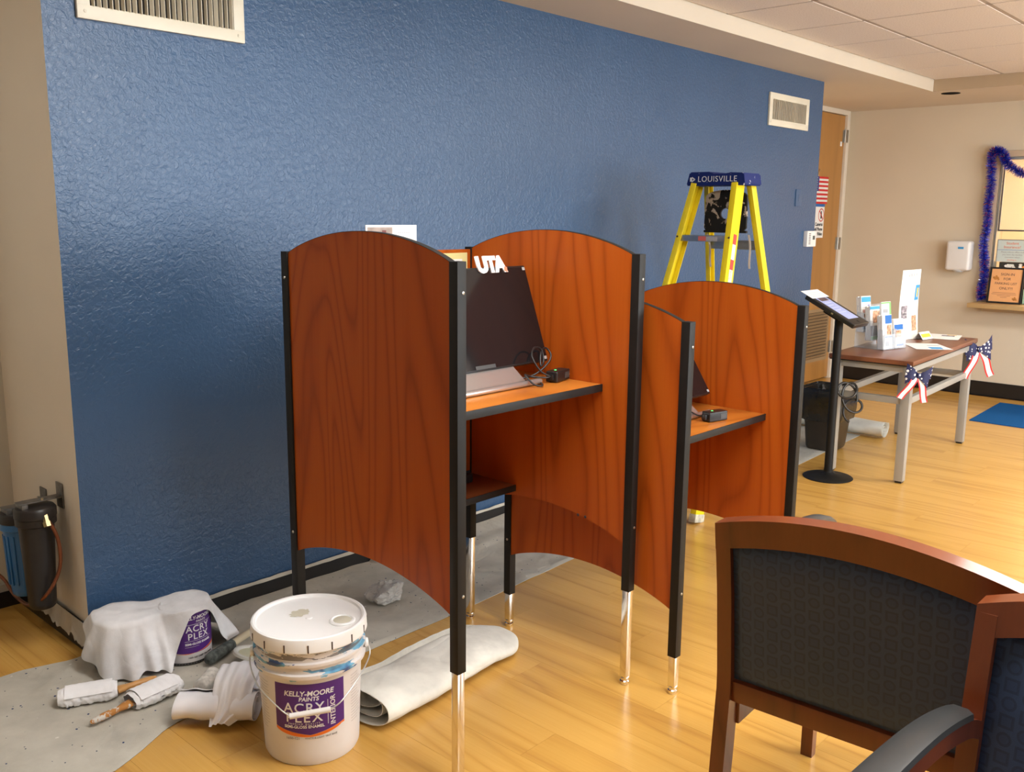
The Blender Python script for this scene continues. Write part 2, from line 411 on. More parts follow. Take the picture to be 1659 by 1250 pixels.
def catmull(pts, n, closed=False):
    P_ = [Vector(p) for p in pts]; L = len(P_); out = []
    segs = L if closed else L - 1
    for i in range(segs):
        g = lambda k: P_[k % L] if closed else P_[max(0, min(L - 1, k))]
        a, b, c, d = g(i - 1), g(i), g(i + 1), g(i + 2)
        for k in range(n):
            t = k / n; out.append(.5 * ((2 * b) + (-a + c) * t + (2 * a - 5 * b + 4 * c - d) * t * t + (-a + 3 * b - 3 * c + d) * t ** 3))
    if not closed: out.append(P_[-1])
    return out
# ================================================================ THE SETTING
XR, XB, YD, YA, ZC, ZT = 7.322, 5.354, .647, .612, 2.438, 2.526
XL, YF = -3.4, -5.6
# floor: a dark bed with loose vinyl planks
bm = B(); box(bm, XL, XR + 2.6, YF, 1.0, -.06, -.0065); floor = struct('floor', bm, mat('floor_bed', (.16, .075, .022), .6))
PW, PL = .1524, 1.2192
def plank_mesh(l):
    bm = B(); g = .0003
    box(bm, -PW / 2 + g, PW / 2 - g, -l / 2 + g, l / 2 - g, -.0064, 0)
    me = bpy.data.meshes.new('plank'); bm.to_mesh(me); bm.free(); me.materials.append(plank_mat); return me
pm = plank_mesh(PL)
x = XL + PW / 2; k = 0
rest = []
while x < XR:
    off = (k * .37 % 1) * PL
    y = YF - off + PL / 2
    while y - PL / 2 < .65:
        if y < -3.9: y += PL; continue
        if -1.1 < x and y + PL / 2 > -3.5 + .0 * x and not (x < .6 and y < -2.2): put('plank', pm, floor, (x, y, 0))
        else: rest.append((x, y))
        y += PL
    x += PW; k += 1
bm = B()
for x, y in rest: box(bm, x - PW / 2 + .0003, x + PW / 2 - .0003, y - PL / 2 + .0003, y + PL / 2 - .0003, -.0064, 0)
box(bm, XL, XR, YF, -3.95, -.0064, .001)  # unseen carpet, added so neutral light bounces up to the ceiling
for f in bm.faces: f.material_index = 1 if f.calc_center_median().y < -3.97 and f.calc_center_median().z > .0005 and f.calc_area() > 2 else 0
o = obj('plank_field', bm, [plank_mat, bounce_carpet_m], floor, 0); o['kind'] = 'stuff'

# walls
def painted_block():
    bm = B(); box(bm, 0, XB, 0, YD + .1, 0, ZC + .08)
    for f in bm.faces: f.material_index = 1 if f.calc_center_median().y < .001 else 0
    o = obj('wall_back', bm, [beige_left, blue_wall], None, 0); o['kind'] = 'structure'; return o
wall_back = painted_block()
bm = B(); box(bm, XL, 0, YA, YA + .1, 0, ZC + .08); struct('wall_alcove', bm, alcove_paint)
bm = B(); box(bm, XB, 6.25, YD, YD + .1, 0, ZC + .1); box(bm, 6.25, 7.205, YD, YD + .1, 2.40, ZC + .1); box(bm, 7.205, XR, YD, YD + .1, 0, ZC + .1)
struct('wall_door', bm, beige)
WY0, WY1, WZ0, WZ1 = -.655, -2.6, .80, 1.995
bm = B()
box(bm, XR, XR + .12, WY0, YD + .1, 0, ZC + .1); box(bm, XR, XR + .12, WY1, WY0, 0, WZ0); box(bm, XR, XR + .12, WY1, WY0, WZ1, ZC + .1); box(bm, XR, XR + .12, YF, WY1, 0, ZC + .1)
struct('wall_right', bm, beige)
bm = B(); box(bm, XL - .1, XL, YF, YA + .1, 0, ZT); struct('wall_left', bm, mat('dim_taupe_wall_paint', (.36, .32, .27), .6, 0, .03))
bm = B(); box(bm, XL, XR, YF - .1, YF, 0, .7); box(bm, XL, XR, YF - .1, YF, 2.2, ZT)
for xa, xb_ in ((XL, 1.2), (3.2, 4.0), (6.0, XR)): box(bm, xa, xb_, YF - .1, YF, .7, 2.2)
struct('wall_front', bm, off_white)
for k, wx in enumerate((2.2, 5.0)):  # window bars out of view, invented to go with the fill lights
    bm = B()
    for dx in (-.98, 0, .98): box(bm, wx + dx - .02, wx + dx + .02, YF - .02, YF + .01, .7, 2.2)
    for z in (.72, 2.18): box(bm, wx - 1, wx + 1, YF - .02, YF + .01, z - .02, z + .02)
    struct(f'window_{k + 2}', bm, silver)
# ceiling: suspended tiles inside a tray, dropped soffit round it
bm = B(); box(bm, XL, XR + .2, YF - .1, 1.0, ZT + .05, ZT + .10); ceil = struct('ceiling', bm, cream)
TX, TY = 6.344, -.407
bm = B(); box(bm, XL, XR, TY, YD + .1, ZC, ZT + .05); struct('trim_1', bm, soffit_paint)
bm = B(); box(bm, TX, XR, YF, TY, ZC, ZT + .05); struct('trim_2', bm, soffit_paint)
bm = B(); box(bm, XL, TX, TY - .003, TY, ZC - .001, ZT + .004); struct('trim_3', bm, cream)       # bright fascia of the tray
bm = B(); box(bm, TX - .003, TX, YF, TY - .003, ZC - .001, ZT + .004); struct('trim_4', bm, mat('tan_fascia', (.50, .38, .25), .55, 0, .02))  # tan tint puts the far face's dimmer light into the cream
G = .6096; GX0, GY0 = 5.116, -.889
gx = [GX0 + k * G for k in range(-14, 3)]; gx = [v for v in gx if XL < v < TX]
gy = [GY0 - k * G for k in range(0, 8)]; gy = [v for v in gy if v > YF]
bm = B()
def tee(bm, x0, x1, y0, y1): box(bm, x0, x1, y0, y1, ZT - .002, ZT + .02)
for y in gy:
    b2 = B(); tee(b2, XL, TX, y - .012, y + .012); obj('tee_bar', b2, grid_m, ceil, 0)
for x in gx:
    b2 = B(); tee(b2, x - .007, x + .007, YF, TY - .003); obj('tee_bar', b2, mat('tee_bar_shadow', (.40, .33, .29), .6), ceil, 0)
bay_cells = [(a + (.1524 if o else 0), b + s * G / 2) for a, b, o in BAYS for s in (-1, 1)]
def tile_mesh(w, h):
    b2 = B(); vs = box(b2, -w / 2, w / 2, -h / 2, h / 2, 0, .015, .003, seg=1)
    me = bpy.data.meshes.new('ceiling_tile'); b2.to_mesh(me); b2.free(); me.materials.append(tile_m); return me
xs = [XL] + gx + [TX - .003]; ys = [TY - .003] + gy + [YF]
tm = {}
for i in range(len(xs) - 1):
    for j in range(len(ys) - 1):
        w = xs[i + 1] - xs[i] - .014; h = ys[j] - ys[j + 1] - .022
        cx = (xs[i] + xs[i + 1]) / 2; cy = (ys[j] + ys[j + 1]) / 2
        if any(abs(cx - p) + abs(cy - q) < .02 for p, q in bay_cells) or w < .02 or h < .02: continue
        kk = (round(w, 3), round(h, 3))
        if kk not in tm: tm[kk] = tile_mesh(w, h)
        put('ceiling_tile', tm[kk], ceil, (cx, cy, ZT - .004))
# recessed ceiling panels, all outside the frame but lighting the room
lamp_m = mat('lamp_diffuser', LAMP_COL, .6, 0, 0, emit=LAMP)
names = ['narrow recessed ceiling light panel above the paint bucket', 'recessed ceiling light panel in front of the near carrel', 'recessed ceiling light panel over the open floor at right', 'recessed ceiling light panel at the rear right of the room', 'recessed ceiling light panel at the rear middle of the room']
for (cx, cy, kind), lb in zip(BAYS, names):
    t = thing('ceiling_light', lb, 'ceiling light', (cx, cy, ZT), 0, 'recessed ceiling lights'); hy = .597; hx = .143 if kind else .295
    if kind:
        for s_ in (-1, 1): put('ceiling_tile', tile_mesh(.29, .588), ceil, (cx + .3048, cy + s_ * G / 2, ZT - .004))
    bm = B()
    for sx in (-1, 1): box(bm, sx * hx - .012, sx * hx + .012, -hy, hy, -.004, .03)
    for sy in (-1, 1): box(bm, -hx + .012, hx - .012, sy * (hy - .012) - .012, sy * (hy - .012) + .012, -.004, .03)
    obj('frame', bm, plastic_white, t)
    bm = B(); box(bm, -hx + .012, hx - .012, -hy + .024, hy - .024, .002, .012); obj('diffuser', bm, lamp_m, t)
t = thing('ceiling_light', 'small recessed ceiling light over the hall at the left', 'ceiling light', (-1.15, .10, ZC), 0, 'recessed ceiling lights')
bm = B(); lathe(bm, [(.001, -.004), (.10, -.004), (.10, -.002)], 32); obj('diffuser', bm, mat('hall_diffuser', LAMP_COL, .6, 0, 0, emit=LEFT_FILL_LAMP), t, 0)
bm = B(); lathe(bm, [(.10, -.001), (.102, -.008), (.118, -.008), (.12, 0)], 32, cap=False); obj('frame', bm, plastic_white, t)
# recessed can, unlit, in the far soffit
t = thing('recessed_downlight', 'dark unlit round downlight set in the far beige soffit', 'downlight', (6.523, -.48, ZC))
bm = B(); lathe(bm, [(.052, -.001), (.062, -.004), (.068, -.003), (.068, 0)], 32, cap=False); obj('trim_ring', bm, mat('dark_trim_ring', (.008, .008, .010), .7, spec=.1), t)
bm = B(); lathe(bm, [(.056, -.0025), (.03, -.0018), (.001, -.0015)], 32, cap=False); obj('reflector', bm, mat('black_reflector', (.004, .004, .006), .8, spec=.1), t)

# baseboards and masking
bm = B(); box(bm, .0, XB, -.012, 0, 0, .062); struct('baseboard_back', bm, black_base)
bm = B(); box(bm, XR - .012, XR, YF, YD, 0, .121); struct('baseboard_right', bm, black_base)
bm = B(); box(bm, XL, -.001, YA - .012, YA, 0, .062); struct('baseboard_alcove', bm, black_base)
bm = B(); box(bm, -.012, 0, -.012, YA - .012, 0, .10); struct('baseboard_left', bm, black_base)
bm = B(); box(bm, XB, 6.22, YD - .012, YD, 0, .1); struct('baseboard_door', bm, black_base)
def mask_strip():
    bm = B(); rnd = random.Random(3); n = 150
    T, Bt = [], []
    for i in range(n + 1):
        x = .03 + (XB - .03) * i / n
        T.append((x, .074 + .005 * noise.noise((x * 5, 1, 0)) + rnd.uniform(-.0015, .0015))); Bt.append((x, .060 + rnd.uniform(-.001, .001)))
    strip_solid(bm, T, Bt, lambda a, b, t: (a, t, b), -.0145, -.0125)
    o = obj('masking_tape', bm, mat('pale_masking_tape', (.56, .52, .44), .7, 0, .12, 12), None, 0)
    return tag(o, 'long strip of pale masking tape above the black base under the blue wall', 'masking tape')
mask_strip()
def mask_sheet():
    bm = B(); rnd = random.Random(5)
    def fn(s, t):
        y = YA - .014 - s * (YA + .01)
        low = .075 - .050 * s + .010 * noise.noise((s * 9, 2, 0)) + .012 * noise.noise((s * 31, 5, 0)) + (.03 * max(0, noise.noise((s * 19, 8, 1))) if s > .75 else 0)
        top = .125 - .02 * s
        z = top + (low - top) * t
        x = -.014 - .010 * t * t - .008 * t * abs(noise.noise((s * 12, t * 3, 4)))
        return (x, y, z)
    sheet(bm, fn, 90, 8); solid(bm, .0008)
    o = obj('masking_sheet', bm, masking, None, 40)
    return tag(o, 'ragged translucent masking paper taped along the base below the water filters', 'masking paper')
mask_sheet()
bm = B(); box(bm, XL, -.04, YA - .0135, YA - .0005, .064, .092)
tag(obj('masking_tape', bm, mat('grey_masking_tape', (.42, .40, .36), .7, 0, .15, 12)), 'short grey masking tape band along the alcove base at far left', 'masking tape')

# the oak door in its beige frame
bm = B(); box(bm, 6.29, 7.203, YD - .006, YD + .04, .012, 2.392, .002); door = struct('door_1', bm, door_wood)
bm = B(); box(bm, 7.206, 7.262, YD - .028, YD + .02, 0, 2.437, .002); box(bm, 6.22, 7.206, YD - .028, YD + .02, 2.396, 2.437, .002); box(bm, 6.22, 6.285, YD - .028, YD + .02, 0, 2.396, .002)
obj('door_frame', bm, cream, door)
for z in (2.215, 1.257, .30):
    bm = B(); lathe(bm, [(.008, -.055), (.008, .055)], 12, Matrix.Translation((7.204, YD - .014, z)))
    box(bm, 7.17, 7.203, YD - .009, YD - .005, z - .055, z + .055); box(bm, 7.205, 7.235, YD - .031, YD - .027, z - .055, z + .055)
    obj('hinge', bm, mat('hinge_steel', (.38, .36, .32), .35, .9), door)
bm = B(); louv = [.19, .665]
box(bm, 6.50, 7.15, YD - .010, YD - .005, .185, .215); box(bm, 6.50, 7.15, YD - .010, YD - .005, .64, .67); box(bm, 6.50, 6.53, YD - .010, YD - .005, .215, .64); box(bm, 7.12, 7.15, YD - .010, YD - .005, .215, .64)
grille = obj('louver_frame', bm, mat('tan_louver_enamel', (.34, .22, .11), .45), door)
bm = B(); box(bm, 6.53, 7.12, YD - .0065, YD - .0058, .215, .64); obj('louver_backing', bm, mat('louver_shadow', (.10, .06, .03), .7), grille, 0)
b2 = B(); bx(b2, (0, 0, 0), (.59, .004, .026), 0, Matrix.Rotation(.6, 4, 'X')); lm = bpy.data.meshes.new('louver_slat'); b2.to_mesh(lm); b2.free(); lm.materials.append(mat('tan_louver_enamel', (.34, .22, .11)))
for k in range(15): put('louver_slat', lm, grille, (6.825, YD - .013, .23 + k * .0283))
bm = B(); box(bm, 7.13, 7.165, YD - .0075, YD - .006, 2.125, 2.165, 0); tag(obj('paper_scrap', bm, paper), 'tiny torn white paper scrap stuck beside the upper door hinge', 'scrap')
# flag and notice hanging on the door
fl = thing('hanging_flag', 'small red and white striped flag hanging on the oak door', 'flag', (6.93, YD - .012, 1.61))
bm = B()
N = 13; H = .235; L = .42
for k in range(N):
    z0, z1 = H - (k + 1) * H / N, H - k * H / N
    xr = -.16 - .02 if k < 7 else -L
    def fn(s, t, z0=z0, z1=z1, xr=xr): x = xr * (1 - s); return (x, .003 * math.sin(x * 22), z0 + (z1 - z0) * t)
    sheet(bm, fn, 8, 1, 0 if k % 2 == 0 else 1)
bmesh.ops.remove_doubles(bm, verts=bm.verts, dist=.0002); obj('stripe_field', bm, [red_rib, white_rib], fl, 0)
bm = B(); sheet(bm, lambda s, t: (-L + (L - .18) * s, .003 * math.sin((-L + (L - .18) * s) * 22), H * 6 / 13 + H * 7 / 13 * t), 8, 1); obj('canton', bm, mat('flag_blue', (.03, .05, .22), .6), fl, 0)
bm = B()
for r in range(6):
    for c in range(6):
        cx = -L + .025 + c * .036; cz = H * 6 / 13 + .012 + r * .0205
        vs = [bm.verts.new((cx + (.008 if q % 2 == 0 else .0034) * math.sin(q * PI / 5), .003 * math.sin(cx * 22) - .0012, cz + (.008 if q % 2 == 0 else .0034) * math.cos(q * PI / 5))) for q in range(10)]
        bm.faces.new(vs)
o = obj('star', bm, white_rib, fl, 0); o['kind'] = 'stuff'
bm = B(); tube(bm, [(-.22, -.002, H), (-.215, -.006, H + .035), (-.205, -.008, H + .05), (-.195, -.004, H + .06)], .004, 8); obj('hook', bm, screw_m, fl)
sg = thing('door_notice', 'white notice with red prohibition circles taped below the flag', 'sign', (6.60, YD - .0085, 1.312))
bm = B(); box(bm, -.29, .295, 0, .002, 0, .296); obj('sheet', bm, paper, sg, 0)
bm = B(); box(bm, -.29, .295, -.001, 0, .272, .296); obj('header_band', bm, print_blue, sg, 0)
for cx in (-.19, .02, .235):
    bm = B()
    ring = lambda r: [(cx + r * math.cos(q * PI / 16), .20 + r * 1.0 * math.sin(q * PI / 16)) for q in range(32)]
    a, b_ = ring(.058), ring(.049)
    va = [bm.verts.new((p[0], -.0012, p[1])) for p in a]; vb = [bm.verts.new((p[0], -.0012, p[1])) for p in b_]
    for q in range(32): bm.faces.new((va[q], va[(q + 1) % 32], vb[(q + 1) % 32], vb[q]))
    bx(bm, (0, 0, 0), (.1, .0006, .010), 0, Matrix.Translation((cx, -.0014, .20)) @ Matrix.Rotation(PI / 4, 4, 'Y'))
    obj('prohibition_circle', bm, print_red, sg, 0)
    bm = B(); bx(bm, (cx, -.0009, .195), (.022, .0006, .052)); bx(bm, (cx, -.0009, .228), (.016, .0006, .014)); obj('pictogram', bm, print_black, sg, 0)
for k, ln in enumerate(('No Cameras', 'Cell Phone', 'or Video')):
    text(ln, .042, frame((.275, -.0015, .118 - k * .042), (1, 0, 0), (0, 0, 1)), print_black, sg, 'RIGHT', bold=.0008)

# reception window with the office behind it
bm = B()
box(bm, XR - .012, XR, -.607, -.658, WZ0, 2.045, .002); box(bm, XR - .012, XR, WY1 - .05, -.658, 1.998, 2.045, .002); box(bm, XR - .012, XR, WY1 - .05, WY1, WZ0, 1.998, .002)
win = struct('window_1', bm, mat('pink_beige_casing', (.56, .43, .31), .5, 0, .02))
bm = B()
for y in (-.660, -.672): box(bm, XR + .01, XR + .10, y - .007, y, WZ0 + .002, WZ1 - .002)
box(bm, XR + .01, XR + .10, WY1 + .005, -.68, WZ1 - .022, WZ1 - .002); box(bm, XR + .01, XR + .1, WY1 + .004, WY1 + .018, WZ0 + .002, WZ1 - .002)
obj('aluminium_frame', bm, silver, win)
bm = B(); box(bm, XR + .03, XR + .036, WY1 + .02, -.682, 1.405, WZ1 - .024); obj('pane', bm, glass, win, 0)
bm = B(); box(bm, XR + .026, XR + .040, WY1 + .02, -.682, 1.393, 1.405); box(bm, XR + .026, XR + .04, -.682, -.692, 1.405, WZ1 - .024); obj('pane_edge', bm, mat('dark_glass_channel', (.12, .12, .13), .3, .6), win, 0)
bm = B(); box(bm, XR - .225, XR + .25, WY1 - .1, -.572, .762, .800, .004); tag(obj('window_counter', bm, sill_wood), 'pale wooden counter ledge below the reception window', 'counter')
bm = B(); box(bm, XR - .06, XR, WY1 - .05, -.635, .725, .7615, .002); tag(obj('counter_bracket', bm, mat('beige_bracket', (.50, .38, .24), .6)), 'beige wooden rail fixed under the window counter', 'rail')
bm = B()
OX = XR + 1.7
box(bm, OX, OX + .05, -3.2, .2, 0, ZC); box(bm, XR + .125, OX, .15, .2, 0, ZC); box(bm, XR + .125, OX, -3.25, -3.2, 0, ZC); box(bm, XR + .125, OX, -3.2, .15, ZC - .02, ZC + .03)
struct('wall_office', bm, peach)
t = thing('office_light', 'bright ceiling light panel inside the reception office', 'ceiling light', (XR + .95, -1.4, ZC - .022))
bm = B(); box(bm, -.3, .3, -.6, .6, -.012, 0); obj('diffuser', bm, mat('office_diffuser', (1, .86, .64), .6, 0, 0, emit=DESK_LAMP), t)
bm = B(); box(bm, -.33, .33, -.63, .63, -.006, .001); obj('frame', bm, plastic_white, t)
# ================================================================ WALL FITTINGS
def vent(x0, x1, z0, z1, nb, label, seed, tilt):
    w, h = x1 - x0, z1 - z0; rnd = random.Random(seed)
    t = thing('wall_vent', label, 'vent', (x0, 0, z0), 0, 'wall vents')
    F = .042; bm = B()
    box(bm, 0, w, -.014, 0, 0, F, .003); box(bm, 0, w, -.014, 0, h - F, h, .003); box(bm, 0, F, -.014, 0, F - .003, h - F + .003, .003); box(bm, w - F, w, -.014, 0, F - .003, h - F + .003, .003)
    obj('frame', bm, white_metal, t)
    bm = B(); box(bm, F, w - F, -.002, -.0005, F, h - F); obj('duct_backing', bm, dark_void, t, 0)
    b2 = B(); box(b2, -.0012, .0012, -.0075, .0075, F - .002 - h / 2, h / 2 - F + .002); bme = bpy.data.meshes.new('blade'); b2.to_mesh(bme); b2.free(); bme.materials.append(white_metal)
    for k in range(nb):
        x = F + (w - 2 * F) * (k + .5) / nb
        put('blade', bme, t, (x, -.0125, h / 2), (0, 0, tilt + rnd.uniform(-.22, .22)))
    for sx in (F * .6, w - F * .6):
        bm = B(); lathe(bm, [(.0055, 0), (.005, .002), (.001, .0028)], 12, Matrix.Translation((sx, -.014, F * .55)) @ Matrix.Rotation(PI / 2, 4, 'X'), cap=False); obj('screw', bm, white_metal, t)
    return t
vent(.102, .687, 2.076, 2.29, 26, 'large cream air vent at the top left corner of the blue wall', 1, .35)
vent(4.552, 5.12, 2.083, 2.293, 23, 'cream air vent at the right end of the blue wall above the ladder', 2, -.25)
bm = B(); box(bm, 5.018, 5.108, -.006, 0, 1.567, 1.684, .002); box(bm, 5.055, 5.071, -.0075, -.006, 1.60, 1.65, .0007)
tag(obj('blank_plate', bm, mat('painted_over_plate', (.042, .100, .205), .35)), 'wall plate painted over in blue, above the thermostat', 'wall plate')
t = thing('thermostat', 'white box thermostat with small display near the blue wall end', 'thermostat', (5.183, 0, 1.282))
bm = B(); box(bm, 0, .142, -.032, 0, 0, .112, .004); obj('case', bm, plastic_white, t)
bm = B(); box(bm, .085, .118, -.0335, -.032, .050, .078); obj('display', bm, mat('lcd_dark', (.05, .08, .09), .3), t, 0)
bm = B()
for k in range(7): box(bm, .022, .052, -.033, -.032, .018 + k * .012, .024 + k * .012)
obj('slot', bm, mat('slot_grey', (.15, .15, .16), .5), t, 0)
t = thing('towel_dispenser', 'white rounded hand dispenser mounted on the beige wall', 'dispenser', (XR, -.425, 1.045))
bm = B(); box(bm, -.115, 0, -.098, .098, .012, .262, .028, seg=4); obj('cover', bm, plastic_white, t, 50)
bm = B(); box(bm, -.118, -.114, -.045, .0, .195, .213, .001); obj('badge', bm, print_sky, t, 0)
bm = B(); lathe(bm, [(.04, .0), (.05, .012), (.05, .02)], 20, Matrix.Translation((-.065, 0, 0))); obj('nozzle', bm, mat('nozzle_grey', (.55, .55, .55), .4), t)

# ================================================================ WATER FILTERS at the left corner
def filter_unit(y, z, m, label, hh, seed, bands):
    t = thing('water_filter', label, 'water filter', (-.088, y, z), 0, 'water filter housings')
    prof = [(.001, -hh), (.036, -hh), (.042, -hh + .006), (.044, -hh + .02)] + [(.044 + .012 * k / 8, -hh + .02 + (hh - .06) * k / 8) for k in range(9)] + [(.064, -.035), (.064, -.012)]
    bm = B(); lathe(bm, prof, 36); obj('sump', bm, m, t, 40)
    bm = B()
    for k in range(bands):
        a = 2 * PI * k / bands
        bx(bm, (0, 0, 0), (.008, .006, hh - .1), .001, Matrix.Rotation(a, 4, 'Z') @ Matrix.Translation((.0515, 0, -hh / 2 - .005)) @ Matrix.Rotation(.035, 4, 'Y'))
    obj('rib', bm, m, t)['kind'] = 'stuff'
    bm = B(); lathe(bm, [(.058, -.014), (.066, -.010), (.066, .016), (.060, .024), (.030, .030), (.001, .030)], 36); obj('cap', bm, filter_black, t, 40)
    bm = B(); box(bm, -.055, .088, -.022, .022, .040, .044, .001); box(bm, .082, .087, -.026, .026, .0, .088, .001); box(bm, -.05, -.03, -.03, .03, .022, .041, .003)
    br = obj('bracket', bm, mat('bracket_steel', (.16, .155, .15), .4, .7, .3, 40), t)
    for yy in (-.016, .016):
        bm = B(); lathe(bm, [(.005, 0), (.005, .006), (.001, .008)], 8, Matrix.Translation((.02, yy, .044)), cap=False); obj('bolt', bm, screw_m, br)
    return t
filter_unit(.30, .435, filter_blue, 'blue canister water filter mounted behind the black one', .28, 1, 16)
f2 = filter_unit(.15, .485, filter_black, 'black canister water filter nearest the blue wall corner', .335, 2, 0)
fit = thing('copper_tube', 'brown copper water tube looping under the black filter', 'tube', (0, 0, 0))
bm = B()
pts = catmull([(-.078, .095, .478), (-.070, .080, .462), (-.052, .074, .41), (-.046, .074, .339), (-.060, .074, .277), (-.096, .085, .215), (-.112, .19, .148), (-.112, .34, .138), (-.115, .47, .178), (-.20, .56, .25), (-.34, .585, .33)], 8)
tube(bm, pts, .0062, 10); obj('tube', bm, copper, fit, 60)
bm = B(); lathe(bm, [(.010, -.012), (.010, .012), (.013, .013), (.013, .03), (.009, .031)], 6, Matrix.Translation((-.078, .088, .478)) @ Matrix.Rotation(PI, 4, 'X') @ Matrix.Rotation(-.5, 4, 'X')); obj('compression_nut', bm, brass, fit, 20)
t = obj('supply_tube', (lambda b: (tube(b, catmull([(-.142, .31, .405), (-.19, .36, .39), (-.27, .45, .355), (-.38, .54, .34)], 8), .006, 10), b)[1])(B()), copper, None, 60)
tag(t, 'dark brown supply tube leaving the blue filter at the far left', 'tube')

# ================================================================ STUDY CARRELS
def carrel(label, loc, zb, lower):
    """two arched side panels between square posts, a desk and a low shelf; zb is how far the chrome legs are pulled out"""
    t = thing('study_carrel', label, 'study carrel', loc, 0, 'cherry study carrels')
    W, D, P_ = .776, .725, .030
    H = zb + 1.058; pb, pt, arch = zb + .152, zb + 1.054, .068
    for px_, x0 in ((0, 0), (1, W - P_)):
        for fy, y0 in ((0, 0), (1, D - P_ / 2)):
            bm = B(); box(bm, x0, x0 + P_, y0, y0 + P_, zb, H, .0015)
            po = obj('post', bm, black_steel, t)
            bm = B(); box(bm, x0 + .003, x0 + P_ - .003, y0 + .003, y0 + P_ - .003, .022, zb + .002, .0012); obj('chrome_leg', bm, chrome, po)
            bm = B(); lathe(bm, [(.0135, 0), (.0155, .003), (.0155, .012), (.012, .015), (.012, .020), (.0145, .021), (.0145, .024)], 20, Matrix.Translation((x0 + P_ / 2, y0 + P_ / 2, 0))); obj('glide', bm, chrome, po, 40)
            for z in (H - .075, zb + .21):
                bm = B()
                Mx = Matrix.Translation((x0 + P_ * .62, y0, z)) @ Matrix.Rotation(PI / 2, 4, 'X') if fy == 0 else Matrix.Translation((x0, y0 + P_ * .5, z)) @ Matrix.Rotation(-PI / 2, 4, 'Y')
                lathe(bm, [(.0045, 0), (.004, .0018), (.001, .0026)], 10, Mx, cap=False); obj('screw', bm, screw_m, po)
        # side panel with arched top and bottom
        ya, yb = P_ - .001, D - P_ / 2 + .001; n = 36
        top = []; bot = []
        for k in range(n + 1):
            s = k / n; y = ya + (yb - ya) * s; q = 4 * s * (1 - s)
            q = q ** .92
            top.append((y, pt + arch * q)); bot.append((y, pb + arch * q))
        xc = x0 + P_ / 2
        bm = B(); strip_solid(bm, top, bot, lambda a, b, u: (u, a, b), xc - .0095, xc + .0095)
        pn = obj('side_panel', bm, cherry, t, 20)
        bm = B(); strip_solid(bm, [(a, b + .0012) for a, b in top], top, lambda a, b, u: (u, a, b), xc - .0097, xc + .0097); obj('edge_band', bm, black_edge, pn, 20)
    # back panel, desk, low shelf
    bm = B(); box(bm, P_ * .7, W - P_ * .7, D - .012, D + .006, zb + .26, H - .008); obj('back_panel', bm, cherry, t)
    bm = B(); box(bm, P_ * .85, W - P_ * .85, .132, D - .013, zb + .631, zb + .651, .001); dk = obj('desk', bm, cherry_flat, t)
    bm = B(); box(bm, P_ * .85, W - P_ * .85, .128, .132, zb + .628, zb + .652, .0008); obj('edge_band', bm, black_edge, dk)
    for xx in (.045, W - .10):
        bm = B(); box(bm, xx, xx + .055, .19, .30, zb + .615, zb + .631, .002); obj('shelf_bracket', bm, black_steel, dk)
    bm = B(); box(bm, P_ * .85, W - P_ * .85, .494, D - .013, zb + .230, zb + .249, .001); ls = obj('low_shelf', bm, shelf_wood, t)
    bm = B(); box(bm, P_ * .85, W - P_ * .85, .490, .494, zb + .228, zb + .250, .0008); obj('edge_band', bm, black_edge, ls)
    for yy in (.30, .33):
        bm = B(); lathe(bm, [(.005, 0), (.004, .001), (.001, .0012)], 10, Matrix.Translation((W - P_ / 2 - .0095, yy - .115, zb + .205)) @ Matrix.Rotation(-PI / 2, 4, 'Y'), cap=False); obj('plug', bm, print_black, t)
    return t
C1 = (.336, -1.463, 0); C2 = (1.139, -1.609, 0)
carrel('tall cherry study carrel raised on long chrome legs, nearest the bucket', C1, .320, True)
carrel('lower cherry study carrel on short chrome legs, beside the ladder', C2, .126, True)

def monitor(label, loc, lean, uta, w=.56, h=.322):
    """dark all-in-one screen leaning back over a silver wedge stand; origin on the desk at the screen's right end"""
    t = thing('desktop_monitor', label, 'monitor', loc, 0, 'carrel monitors')
    R = Matrix.Translation((0, 0, .052)) @ Matrix.Rotation(-lean, 4, 'X')
    bm = B(); box(bm, -w, 0, 0, .022, 0, h, .005, R, 3); obj('screen_case', bm, plastic_black, t, 40)
    bm = B(); box(bm, -w + .004, -.004, -.0014, .001, .006, h - .006, 0, R); obj('screen', bm, gloss_black, t, 0)
    bm = B(); box(bm, -.33, -.245, -.0022, -.0013, .006, .017, 0, R); obj('bezel_badge', bm, mat('badge_grey', (.05, .05, .05), .5), t, 0)
    pr = [(-.060, .004), (-.050, .002), (.105, .002), (.105, .012), (.055, .078), (.040, .078)]
    bm = B(); prism(bm, pr, lambda a, b, u: (u, a, b), -w + .08, -.165); obj('stand_wedge', bm, silver, t, 20)
    bm = B(); tube(bm, [(-w + .02, -.072, .0095), (-.125, -.072, .0095), (-.118, -.072, .0095)], [.0092, .0092, .006], 16); obj('stand_bar', bm, silver, t, 50)
    for cx, cz in ((-.012, .012), (-.012, h - .012)):
        bm = B(); bx(bm, (cx, -.002, cz), (.012, .0012, .010), .0004, R); obj('corner_film', bm, mat('film_clear', (.5, .5, .5), .15), t, 0)
    if uta:
        M = R @ frame((-.160, -.004, h + .004), (1, 0, 0), (0, 0, 1))
        o = text('UTA', .068, M, mat('bright_white_logo', (.92, .92, .93), .35), t, 'CENTER', ext=.0022, space=.88, bold=.0042, name='logo_letters')
        bm = B(); vs = [bm.verts.new(R @ Vector(p)) for p in ((-.108, -.0068, h - .016), (-.094, -.0068, h - .022), (-.092, -.0068, h - .005), (-.104, -.0068, h - .002))]; bm.faces.new(vs); obj('logo_accent', bm, print_orange, t, 0)
    else:
        for k in range(3):
            bm = B(); bx(bm, (-.003, .003, h * .62 + k * .045), (.010, .016, .022), .001, R); obj('sticker', bm, paper, t, 0)
    return t
DZ1, DZ2 = .9725, .7785
